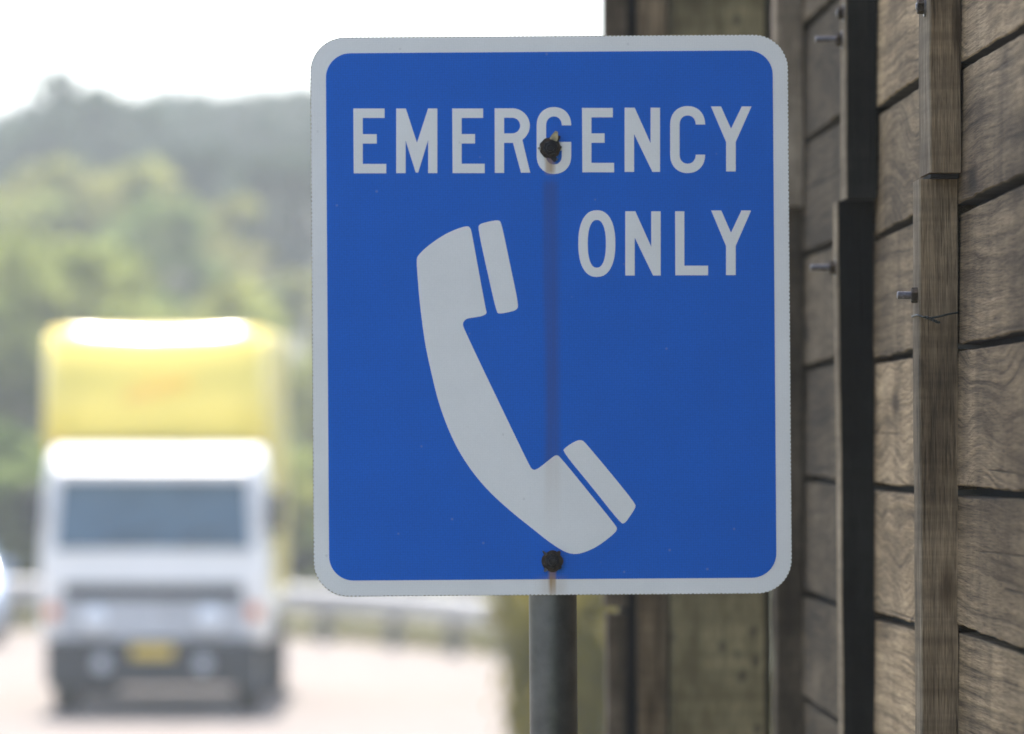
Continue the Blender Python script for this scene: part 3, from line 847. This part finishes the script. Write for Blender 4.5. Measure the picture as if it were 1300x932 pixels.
bv = cabo.modifiers.new('soft', 'BEVEL'); bv.width = 0.03; bv.segments = 3; bv.limit_method = 'ANGLE'; bv.angle_limit = R(35)

def sheet(pts, thick, n):
    """thin solid panel from a quad (4 points), subdivided not at all"""
    bm = bmesh.new(); pts = [Vector(p) for p in pts]; nn = Vector(n) * thick
    A = [bm.verts.new(p + nn) for p in pts]; B = [bm.verts.new(p - nn * 0.5) for p in pts]
    bm.faces.new(A); bm.faces.new(list(reversed(B)))
    for k in range(len(pts)): bm.faces.new((A[k], B[k], B[(k + 1) % len(pts)], A[(k + 1) % len(pts)]))
    return bm
nf = Vector((0, -0.977, 0.214))
ws = sheet([(-0.96, 0.005, 1.64), (0.96, 0.005, 1.64), (0.91, 0.14, 2.32), (0.0, 0.125, 2.33), (-0.91, 0.14, 2.32)], 0.045, nf)
wso = obj('windscreen', ws, M['glass'], truck)
for sx in (-0.45, 0.25):
    obj('wiper', tube([(sx, -0.075, 1.70), (sx + 0.2, -0.055, 1.78), (sx + 0.52, -0.05, 1.82)], 0.012, 6), M['plastic'], truck)
# dashboard shapes show through as the paler seats: steering wheel and driver's seat tops are hidden by the glass
vis = bmesh.new()
add_prism(vis, [(0.10, 2.32), (-0.055, 2.335), (-0.045, 2.425), (0.02, 2.45), (0.19, 2.46), (0.17, 2.34)], lambda a, b, d: Vector((d, a, b)), -0.94, 0.94)
obj('sun_visor', vis, M['cab_white'], truck)
# front panel seam, grille strip, bumper
gr = bmesh.new()
add_box(gr, -0.88, 0.88, -0.065, 0.03, 1.15, 1.30, 0.012)
gro = obj('grille', gr, M['plastic'], truck)
sl = bmesh.new()
for k in range(3): add_box(sl, -0.84, 0.84, -0.075, -0.060, 1.175 + k * 0.042, 1.188 + k * 0.042)
obj('grille_bar', sl, M['chassis'], gro)
bp_ = bmesh.new()
add_box(bp_, -0.93, 0.93, -0.075, 0.05, 0.76, 1.14, 0.02)
obj('headlamp_panel', bp_, M['bumper_grey'], truck)
for sx in (-0.56, 0.56):
    hl = lathe([(0.0, 0.125), (0.02, 0.125), (0.045, 0.115), (0.058, 0.08), (0.062, 0.0001)], (sx, -0.07, 0.965), (0, -1, 0), 28)
    h = obj('headlight', hl, M['lens'], truck, smooth=True)
    hb = bmesh.new(); add_lathe(hb, [(0.0, 0.15), (0.03, 0.15), (0.03, 0.128), (0.0, 0.128)], (sx, -0.074, 0.965), (0, -1, 0), 28, cap=False)
    obj('bezel', hb, M['rim'], h)
for sx in (-0.99, 0.99):
    obj('indicator', box(sx - 0.07, sx + 0.07, -0.06, 0.06, 0.96, 1.10, 0.02), M['amber'], truck)
bb = bmesh.new()
add_box(bb, -1.05, 1.05, -0.14, 0.12, 0.29, 0.745, 0.04, 3)
obj('bumper', bb, M['plastic'], truck)
obj('number_plate', box(-0.21, 0.21, -0.158, -0.143, 0.575, 0.705, 0.004, 1), M['plate_yellow'], truck)
obj('fog_light', lathe([(0, 0.085), (0.03, 0.08), (0.042, 0.0001)], (0.50, -0.142, 0.52), (0, -1, 0), 20), M['bumper_grey'], truck)
obj('fog_light', lathe([(0, 0.085), (0.03, 0.08), (0.042, 0.0001)], (-0.50, -0.142, 0.52), (0, -1, 0), 20), M['bumper_grey'], truck)
for s in (-1, 1):
    x = s * W
    d = box(min(x, x + s * 0.014), max(x, x + s * 0.014), 0.32, 1.45, 0.85, 2.32, 0.006, 1)
    for v in d.verts: v.co.x *= 1.0 - 0.06 * sm(1.6, 2.66, v.co.z)
    do = obj('door', d, M['cab_white'], truck)
    g = box(min(x, x + s * 0.022), max(x, x + s * 0.022), 0.42, 1.35, 1.68, 2.24, 0.006, 1)
    for v in g.verts: v.co.x *= 1.0 - 0.06 * sm(1.6, 2.66, v.co.z)
    obj('side_window', g, M['glass'], do)
    obj('handle', box(min(x + s * 0.014, x + s * 0.045), max(x + s * 0.014, x + s * 0.045), 1.2, 1.38, 1.50, 1.54, 0.006, 1), M['plastic'], do)
    mr = bmesh.new()
    add_box(mr, s * 1.19 - 0.085, s * 1.19 + 0.085, 0.02, 0.09, 1.82, 2.20, 0.025, 2)
    mo = obj('mirror', mr, M['plastic'], truck)
    obj('mirror_arm', tube([(s * 1.03, 0.2, 2.26), (s * 1.17, 0.08, 2.22), (s * 1.17, 0.08, 1.78), (s * 1.06, 0.15, 1.62)], 0.014, 8), M['plastic'], mo)
# cargo box with a rounded nose over the cab
BW, BY0, BY1, BZ0, BZ1 = 1.12, 1.20, 6.4, 0.98, 3.85
def boxsec(y, sx, zt, zb, r, n=7):
    out = []
    hx = BW * sx
    for cx, cz, a0 in ((hx - r, zt - r, 0), (-hx + r, zt - r, 90)):
        for k in range(n + 1):
            a = R(a0 + 90 * k / n); out.append((cx + r * math.cos(a), y, cz + r * math.sin(a)))
    out += [(-hx, y, zb), (hx, y, zb)]
    return out
nose = bmesh.new()
NP = [2.68, 2.71, 2.76, 2.84, 2.95, 3.1, 3.22, 3.32, 3.41, 3.49, 3.56, 3.62, 3.68, 3.74, 3.79, 3.835, 3.875, 3.905, 3.93]
def nose_slope(z):
    pts = [(2.6, 0.0), (3.0, 0.0), (3.38, 26.0), (3.72, 34.0), (3.84, 53.0), (3.935, 80.0)]
    for (a0, v0), (a1, v1) in zip(pts, pts[1:]):
        if z <= a1: return v0 + (v1 - v0) * (z - a0) / (a1 - a0)
    return 80.0
def nose_dy(z, u):
    zz = z - 0.10 * u * u; d = 0.0; q = 2.9
    while q < zz:
        d += math.tan(R(nose_slope(q))) * 0.01; q += 0.01
    return min(d, 0.69) + 0.10 * max(0.0, (2.86 - z) / 0.18) ** 2
NU = 25; fr = []; bk = []
for z in NP:
    ra = []; rb_ = []
    for k in range(NU):
        u = -1 + 2 * k / (NU - 1); u = math.copysign(abs(u) ** 0.8, u)
        yb = 1.652
        y = min(yb - 0.004, 0.95 + nose_dy(z, u) + 0.30 * (1 - math.sqrt(max(0.0, 1 - abs(u) ** 3.0))))
        zz = 2.68 + (z - 2.68) * 0.936 - 0.05 * max(0, abs(u) - 0.85) / 0.15 * (z > 3.8)
        ra.append(nose.verts.new((BW * u, y, zz))); rb_.append(nose.verts.new((BW * u, yb, zz)))
    fr.append(ra); bk.append(rb_)
for G in (fr, bk):
    for A, B in zip(G, G[1:]):
        for k in range(NU - 1): nose.faces.new((A[k], A[k + 1], B[k + 1], B[k]))
for (A, B) in ((fr[0], bk[0]), (fr[-1], bk[-1]), ([r[0] for r in fr], [r[0] for r in bk]), ([r[-1] for r in fr], [r[-1] for r in bk])):
    for k in range(len(A) - 1): nose.faces.new((A[k], A[k + 1], B[k + 1], B[k]))
bmesh.ops.remove_doubles(nose, verts=nose.verts, dist=0.0005)
nb_ = obj('box_nose', nose, M['yellow'], truck, smooth=True)
bx = bmesh.new()
ss = [[bx.verts.new(p) for p in boxsec(y, 1.0, BZ1, z, 0.10)] for y, z in ((BY0 + 0.452, 2.68), (1.80, 2.68), (1.802, BZ0), (BY1, BZ0))]
for A, B in zip(ss, ss[1:]):
    for k in range(len(A)): bx.faces.new((A[k], A[(k + 1) % len(A)], B[(k + 1) % len(A)], B[k]))
bx.faces.new(ss[0]); bx.faces.new(list(reversed(ss[-1])))
cb = obj('cargo_box', bx, M['yellow'], truck)
ed = bmesh.new()
for s in (-1, 1):
    add_box(ed, s * (BW + 0.004) - 0.012, s * (BW + 0.004) + 0.012, 1.9, BY1, BZ0, BZ0 + 0.09)
    add_box(ed, s * (BW + 0.004) - 0.012, s * (BW + 0.004) + 0.012, BY1 - 0.07, BY1 + 0.004, BZ0 + 0.09, BZ1 - 0.10)
obj('edge_trim', ed, M['rim'], cb)
em = bmesh.new()
add_prism(em, [(-0.30, 3.135), (-0.24, 3.10), (-0.06, 3.14), (0.16, 3.23), (0.34, 3.30), (0.30, 3.33), (0.10, 3.29), (-0.10, 3.24), (-0.26, 3.20)], lambda a, b, d: Vector((a, d, b)), 0.938, 1.10)
obj('emblem', em, M['emblem'], nb_)
nb_.location.x = BXO; cb.location.x = BXO
ch = bmesh.new()
for s in (-0.42, 0.42): add_box(ch, s - 0.05, s + 0.05, 0.15, 6.3, 0.62, 0.84)
for y in (1.9, 3.2, 4.6, 6.0): add_box(ch, -0.95, 0.95, y, y + 0.08, 0.84, BZ0)
add_tube(ch, [(-0.85, 0.85, 0.42), (0.85, 0.85, 0.42)], 0.07, 10); add_tube(ch, [(-0.85, 5.0, 0.42), (0.85, 5.0, 0.42)], 0.09, 10)
obj('chassis', ch, M['chassis'], truck)
def wheel(parent, x, y, r, w, s):
    t = obj('wheel', lathe([(-w / 2, r * 0.62), (-w / 2, r * 0.93), (-w * 0.38, r), (w * 0.38, r), (w / 2, r * 0.93), (w / 2, r * 0.62)], (x, y, r), (1, 0, 0), 32, cap=False), None, parent)
    t.data.materials.append(M['tyre'])
    obj('rim', lathe([(s * w * 0.47, r * 0.625), (s * w * 0.36, r * 0.58), (s * w * 0.15, r * 0.5), (s * w * 0.12, r * 0.24), (s * w * 0.42, r * 0.2), (s * w * 0.44, 0.001)], (x, y, r), (1, 0, 0), 28, cap=False), M['rim'], t)
for s in (-1, 1):
    wheel(truck, s * 0.90, 0.85, 0.42, 0.25, s)
    wheel(truck, s * 0.88, 5.0, 0.42, 0.42, s)
    obj('mudguard', box(s * 0.90 - 0.17, s * 0.90 + 0.17, 1.36, 1.40, 0.25, 0.9), M['plastic'], truck)

# ------------------------------------------------------------------ pale car at the left edge
car = empty('sedan_car', P(8, 553, 74.0) + Vector((-0.96, 0, -EYE)), (0, 0, R(4)))
tag(car, 'pale blue sedan at the left edge, on the road past the lorry', 'car')
cp = [(0.0, 0.25), (-0.04, 0.45), (0.02, 0.66), (0.35, 0.80), (1.15, 0.93), (1.9, 1.36), (2.2, 1.42), (3.0, 1.40), (3.75, 1.02), (4.3, 0.96), (4.4, 0.5), (4.35, 0.25)]
cbm = bmesh.new(); rows = []
for s, ez in ((-1.0, .06), (-0.93, 0.015), (-0.6, 0), (0.6, 0), (0.93, .015), (1.0, .06)):
    row = []
    for (y, z) in cp:
        tum = 1.0 - 0.26 * sm(0.95, 1.42, z)
        fy = 0.14 * (abs(s) > 0.97) * (1 if y < 1 else -1 if y > 4 else 0) + 0.04 * (abs(s) > .9) * (1 if y < 1 else 0)
        row.append(cbm.verts.new((s * 0.87 * tum, y + fy, z - ez * (z > 0.5))))
    rows.append(row)
for A, B in zip(rows, rows[1:]):
    for k in range(len(cp)): cbm.faces.new((A[k], A[(k + 1) % len(cp)], B[(k + 1) % len(cp)], B[k]))
cbm.faces.new(rows[0]); cbm.faces.new(list(reversed(rows[-1])))
cbo = obj('body', cbm, M['car_paint'], car, smooth=True)
bv = cbo.modifiers.new('soft', 'BEVEL'); bv.width = 0.03; bv.segments = 2; bv.limit_method = 'ANGLE'; bv.angle_limit = R(35)
nn = Vector((0, -0.5, 0.866))
obj('windscreen', sheet([(-0.74, 1.2, 0.965), (0.74, 1.2, 0.965), (0.60, 1.86, 1.345), (-0.60, 1.86, 1.345)], 0.02, nn), M['glass'], car)
obj('rear_window', sheet([(-0.60, 3.06, 1.38), (0.60, 3.06, 1.38), (0.70, 3.66, 1.07), (-0.70, 3.66, 1.07)], 0.02, Vector((0, .46, .887))), M['glass'], car)
for s in (-1, 1):
    obj('headlight', box(s * 0.62 - 0.15, s * 0.62 + 0.15, -0.045, 0.12, 0.55, 0.69, 0.02), M['lens'], car)
    obj('side_window', sheet([(s * 0.835, 1.3, 0.98), (s * 0.835, 3.5, 1.0), (s * 0.70, 2.95, 1.33), (s * 0.70, 1.95, 1.33)], 0.02, Vector((s * 0.93, 0, 0.36))), M['glass'], car)
    obj('mirror', box(s * 0.93 - 0.09, s * 0.93 + 0.09, 1.35, 1.45, 0.96, 1.09, 0.02), M['car_paint'], car)
    wheel(car, s * 0.76, 0.85, 0.31, 0.19, s); wheel(car, s * 0.76, 3.45, 0.31, 0.19, s)
obj('bumper', box(-0.84, 0.84, -0.09, 0.08, 0.26, 0.46, 0.03), M['bumper_grey'], car)
obj('grille', box(-0.42, 0.42, -0.06, 0.04, 0.56, 0.67, 0.01), M['plastic'], car)
obj('number_plate', box(-0.19, 0.19, -0.105, -0.092, 0.32, 0.43), M['plate_yellow'], car)

# ------------------------------------------------------------------ guardrail on the outside of the bend
rail_path = [p for p in offset(EDGE_S, -0.3) if 58 < p.y and p.x > -42]
guard = empty('guardrail', (rail_path[0].x, rail_path[0].y, 0))
tag(guard, 'grey steel guardrail curving along the outer side of the bend', 'guardrail')
def gl(v): return v - Vector((rail_path[0].x, rail_path[0].y, 0))
wprof = [(0.0, 0.41), (0.045, 0.44), (0.08, 0.48), (0.08, 0.52), (0.03, 0.555), (0.03, 0.585), (0.08, 0.62), (0.08, 0.66), (0.045, 0.70), (0.0, 0.73)]
gb = bmesh.new(); prev = None
for i, p in enumerate(rail_path):
    t = (rail_path[min(i + 1, len(rail_path) - 1)] - rail_path[max(i - 1, 0)]).normalized(); nrm = Vector((-t.y, t.x, 0))
    row = [gb.verts.new(gl(p) + nrm * a + Vector((0, 0, z))) for a, z in wprof]
    if prev:
        for k in range(len(row) - 1): gb.faces.new((prev[k], prev[k + 1], row[k + 1], row[k]))
    prev = row
gbo = obj('rail_beam', gb, M['rail'], guard, smooth=True)
sd = gbo.modifiers.new('thickness', 'SOLIDIFY'); sd.thickness = 0.006
acc = 0.0
for i in range(1, len(rail_path)):
    acc += (rail_path[i] - rail_path[i - 1]).length
    if acc > 2.0:
        acc = 0.0
        c = gl(rail_path[i]); t = (rail_path[i] - rail_path[i - 1]).normalized(); nrm = Vector((-t.y, t.x, 0)); q = c - nrm * 0.10
        pbm = box(-0.06, 0.06, -0.08, 0.08, -0.2, 0.74, 0.008, 1)
        bmesh.ops.rotate(pbm, verts=pbm.verts, cent=(0, 0, 0), matrix=Matrix.Rotation(math.atan2(t.y, t.x), 3, 'Z'))
        bmesh.ops.translate(pbm, verts=pbm.verts, vec=q)
        obj('rail_post', pbm, M['post_wood'], guard)

# ------------------------------------------------------------------ vegetation
def leaf_faces(bm, centre, rad, count, size, rng, squash=0.8):
    for _ in range(count):
        while True:
            v = Vector((rng.uniform(-1, 1), rng.uniform(-1, 1), rng.uniform(-1, 1)))
            if 0.15 < v.length < 1: break
        v = v * (0.55 + 0.45 * rng.random())
        c = centre + Vector((v.x * rad, v.y * rad, v.z * rad * squash))
        a = Vector((rng.gauss(0, 1), rng.gauss(0, 1), rng.gauss(0, 0.7))).normalized()
        b = a.cross(Vector((rng.gauss(0, 1), rng.gauss(0, 1), rng.gauss(0, 1)))).normalized()
        s = size * rng.uniform(0.6, 1.4)
        q = [c + a * s * 0.9, c + b * s * 0.42, c - a * s * 0.9, c - b * s * 0.42]
        bm.faces.new([bm.verts.new(p) for p in q])

def tree_meshes(seed, h, spread, nclump, leaves, size):
    rng = random.Random(seed)
    tb = bmesh.new()
    lean = Vector((rng.uniform(-.08, .08), rng.uniform(-.08, .08), 0))
    pts = []; rads = []
    for k in range(7):
        t = k / 6
        pts.append(Vector((lean.x * h * t * t + 0.06 * math.sin(k * 1.7 + seed), lean.y * h * t * t, h * 0.82 * t - 0.3))); rads.append(0.024 * h * (1 - 0.8 * t) + 0.02)
    add_tube(tb, pts, rads, 8)
    ends = [pts[-1]]
    for k in range(nclump):
        t = rng.uniform(0.33, 0.95); i = min(5, int(t * 6)); base = pts[i].lerp(pts[i + 1], t * 6 - i)
        a = rng.uniform(0, 2 * math.pi); L = spread * h * rng.uniform(0.45, 1.0) * (1.15 - 0.65 * abs(t - 0.5))
        end = base + Vector((math.cos(a) * L, math.sin(a) * L, L * rng.uniform(0.25, 0.75)))
        mid = base.lerp(end, 0.5) + Vector((0, 0, -0.05 * L))
        add_tube(tb, [base, mid, end], [rads[i] * 0.5, rads[i] * 0.3, 0.02], 6)
        ends.append(end)
    cm = bmesh.new()
    for e in ends:
        leaf_faces(cm, e, h * rng.uniform(0.10, 0.17), leaves, size, rng, rng.uniform(0.6, 0.95))
    return tb, cm

def make_tree(name, seed, h, spread, nclump, leaves, size, leafm):
    root = empty(name)
    tb, cm = tree_meshes(seed, h, spread, nclump, leaves, size)
    obj('trunk', tb, M['bark'], root, smooth=True); obj('crown', cm, leafm, root)
    return root

def make_shrub(name, seed, h, w, n, size, leafm):
    root = empty(name)
    rng = random.Random(seed)
    st = bmesh.new(); fo = bmesh.new()
    for k in range(11):
        a = rng.uniform(0, 6.28); L = w * rng.uniform(0.2, 0.9); e = Vector((math.cos(a) * L, math.sin(a) * L, h * rng.uniform(0.45, 0.92)))
        add_tube(st, [Vector((0, 0, -0.1)), e * 0.5 + Vector((0, 0, 0.1)), e], [0.03, 0.02, 0.008], 5)
        leaf_faces(fo, e, h * 0.22, n, size, rng, 0.9)
        leaf_faces(fo, e * 0.6, h * 0.26, n // 2, size, rng, 0.9)
    obj('stem', st, M['bark'], root, smooth=True); obj('foliage', fo, leafm, root)
    return root

tr = random.Random(5)
near_protos = [make_tree('broadleaf_tree', 21, 9.0, 0.34, 17, 95, 0.34, M['leaf_olive']), make_tree('broadleaf_tree', 22, 9.0, 0.40, 19, 90, 0.36, M['leaf_olive']),
               make_tree('broadleaf_tree', 23, 9.0, 0.30, 15, 100, 0.34, M['leaf_green'])]
far_protos = [make_tree('forest_tree', 31, 13.0, 0.27, 16, 85, 0.55, M['leaf_dark']), make_tree('forest_tree', 32, 13.0, 0.33, 18, 80, 0.58, M['leaf_dark']),
              make_tree('forest_tree', 33, 13.0, 0.24, 14, 90, 0.52, M['leaf_dark'])]
used = set()
def place(proto, x, y, sc, label, cat, group, zoff=0.0):
    o = proto if proto.name not in used else copy_tree(proto)
    if o is proto: used.add(proto.name)
    o.location = (x, y, height(x, y) + zoff); o.rotation_euler = (0, 0, tr.uniform(0, 6.28)); o.scale = (sc * tr.uniform(.92, 1.1), sc * tr.uniform(.92, 1.1), sc)
    tag(o, label, cat, group)
    return o

def top_near(px):
    # skyline of the nearer, paler trees in photo rows
    pts = [(-200, 235), (-60, 225), (20, 205), (95, 178), (170, 200), (235, 225), (290, 285), (345, 340), (400, 335), (470, 330), (560, 300), (640, 290), (760, 300), (900, 290)]
    for (a, ya), (b, yb) in zip(pts, pts[1:]):
        if a <= px <= b: return ya + (yb - ya) * (px - a) / (b - a)
    return 300
def top_far(px):
    pts = [(-200, 150), (-40, 150), (20, 128), (60, 122), (96, 82), (135, 128), (180, 92), (230, 100), (285, 112), (340, 100), (400, 92), (480, 100), (600, 80), (760, 90), (900, 90)]
    for (a, ya), (b, yb) in zip(pts, pts[1:]):
        if a <= px <= b: return ya + (yb - ya) * (px - a) / (b - a)
    return 100
NL = 'pale olive broadleaf tree, blurred, in the nearer row behind the lorry'
FL = 'bluish dark green tree, blurred and hazy, on the ridge under the sky'
i = 0
px = -210.0
while px < 880:
    for row in (0, 1):
        d = 118 + 36 * row + tr.uniform(-6, 6)
        pp = px + tr.uniform(-20, 20)
        x = (pp - 650) * d / F
        top = EYE + (HOR - top_near(pp) - (0 if row else tr.uniform(60, 150))) * d / F
        sc = (top - height(x, d)) / 9.6
        place(near_protos[i % 3], x, d, sc, NL, 'tree', 'nearer trees behind the lorry'); i += 1
    px += 50
px = -200.0
while px < 890:
    for row in (0, 1, 2):
        d = 178 + 36 * row + tr.uniform(-8, 8)
        pp = px + tr.uniform(-16, 16)
        x = (pp - 650) * d / F
        top = EYE + (HOR - top_far(pp) + 16 - (2 - row) * tr.uniform(25, 60)) * d / F
        sc = (top - height(x, d)) / 13.8
        place(far_protos[i % 3], x, d, max(0.35, sc), FL, 'tree', 'trees on the far ridge'); i += 1
    px += 46
# one crown standing clear of the ridge line
x = (94 - 650) * 200 / F
place(far_protos[0], x, 200, (EYE + (HOR - 66) * 200 / F - height(x, 200)) / 13.6, 'slender dark tree crown rising alone above the hazy ridge line', 'tree', None)
# undergrowth shrubs along the foot of the wood
sh_protos = [make_shrub('shrub', 41, 3.0, 1.7, 110, 0.22, M['leaf_green']), make_shrub('shrub', 42, 3.0, 1.9, 110, 0.22, M['leaf_olive'])]
px = -150
while px < 860:
    d = tr.uniform(90, 96); x = (px - 650) * d / F
    place(sh_protos[i % 2], x, d, tr.uniform(0.7, 1.05), 'low green bush, blurred, at the foot of the wood behind the guardrail', 'bush', 'bushes behind the guardrail'); i += 1
    px += 62
# straw coloured bushes between pole and shed
st_p = make_shrub('dry_bush', 51, 2.2, 0.75, 130, 0.10, M['leaf_dry'])
for (px, d, sc, lab) in ((752, 33.0, 1.0, 'straw yellow bush seen between the sign post and the shed'), (688, 38.0, 0.9, 'straw yellow bush just left of the sign post, at the end of the guardrail')):
    o = place(st_p, (px - 650) * d / F, d, sc, lab, 'bush', None)
    o.rotation_euler = (0, 0, 0.6)
    o.scale.x *= 0.34; o.scale.y *= 0.5

# grass fringe under the guardrail and on the slope
gr = random.Random(9)
gbm = bmesh.new()
for p in offset(EDGE_S, -1.6):
    if not (50 < p.y < 83.5 and p.x > -22): continue
    for _ in range(150):
        q = p + Vector((gr.uniform(-1.1, 1.1), gr.uniform(-1.0, 1.0), 0)); h = gr.uniform(0.06, 0.24) * (1.5 if gr.random() < .15 else 1)
        a = gr.uniform(0, 6.28); w = Vector((math.cos(a), math.sin(a), 0)) * 0.02; b = Vector((gr.uniform(-.08, .08), gr.uniform(-.08, .08), h))
        gbm.faces.new([gbm.verts.new(v) for v in (q - w, q + w, q + b)])
for _ in range(9000):
    x = gr.uniform(-1.6, 1.6); y = gr.uniform(3, 34)
    q = Vector((x, y, height(x, y) - 0.01)); h = gr.uniform(0.05, 0.22); a = gr.uniform(0, 6.28); w = Vector((math.cos(a), math.sin(a), 0)) * 0.006
    gbm.faces.new([gbm.verts.new(v) for v in (q - w, q + w, q + Vector((gr.uniform(-.06, .06), gr.uniform(-.06, .06), h)))])
tag(obj('verge_grass', gbm, M['grass']), 'dry yellow green grass along the road verge under the guardrail', 'grass', kind='stuff')

# ------------------------------------------------------------------ air
hz = box(-700, 700, -150, 1000, -1.5, 75)
hm = bpy.data.materials.new('haze'); hm.use_nodes = True; nt = hm.node_tree; nt.nodes.clear()
out = N(nt, 'ShaderNodeOutputMaterial'); pv = N(nt, 'ShaderNodeVolumePrincipled')
pv.inputs['Color'].default_value = (0.87, 0.94, 1.0, 1); pv.inputs['Density'].default_value = 0.00078; pv.inputs['Anisotropy'].default_value = 0.3
nt.links.new(pv.outputs[0], out.inputs['Volume'])
tag(obj('haze', hz, hm), kind='stuff')

# ------------------------------------------------------------------ light
SUN_EL, SUN_AZ = R(62), R(-5)
wd = bpy.data.worlds.new('World'); scene.world = wd; wd.use_nodes = True
wn = wd.node_tree; bg = wn.nodes['Background']
sky = wn.nodes.new('ShaderNodeTexSky'); sky.sky_type = 'NISHITA'; sky.sun_disc = False
sky.sun_elevation = SUN_EL; sky.sun_rotation = SUN_AZ; sky.dust_density = 2.5; sky.air_density = 1.0
wn.links.new(sky.outputs[0], bg.inputs[0]); bg.inputs[1].default_value = 0.12
sl_ = bpy.data.lights.new('sun', 'SUN'); sl_.energy = 4.8; sl_.angle = R(0.53); sl_.color = (1.0, 0.95, 0.88)
so = bpy.data.objects.new('sun', sl_); COL.objects.link(so)
to_sun = Vector((math.sin(SUN_AZ) * math.cos(SUN_EL), math.cos(SUN_AZ) * math.cos(SUN_EL), math.sin(SUN_EL)))
so.rotation_euler = (-to_sun).to_track_quat('-Z', 'Y').to_euler(); so.location = (0, 30, 60)

# ------------------------------------------------------------------ camera
cd = bpy.data.cameras.new('camera'); cam = bpy.data.objects.new('camera', cd); COL.objects.link(cam)
cd.lens = 36.0 * F / 1300.0; cd.sensor_width = 36.0; cd.clip_start = 0.1; cd.clip_end = 3000
cam.location = (0, 0, EYE); cam.rotation_euler = (R(90) + math.atan((HOR - 466) / F), 0, 0)
cd.dof.use_dof = True; cd.dof.focus_distance = 7.08; cd.dof.aperture_fstop = 5.3; cd.dof.aperture_blades = 0
scene.camera = cam

scene.view_settings.view_transform = 'Standard'; scene.view_settings.look = 'None'; scene.view_settings.gamma = 1.0
scene.view_settings.exposure = 1.68
scene.cycles.use_denoising = True
scene.cycles.max_bounces = 8; scene.cycles.volume_bounces = 1
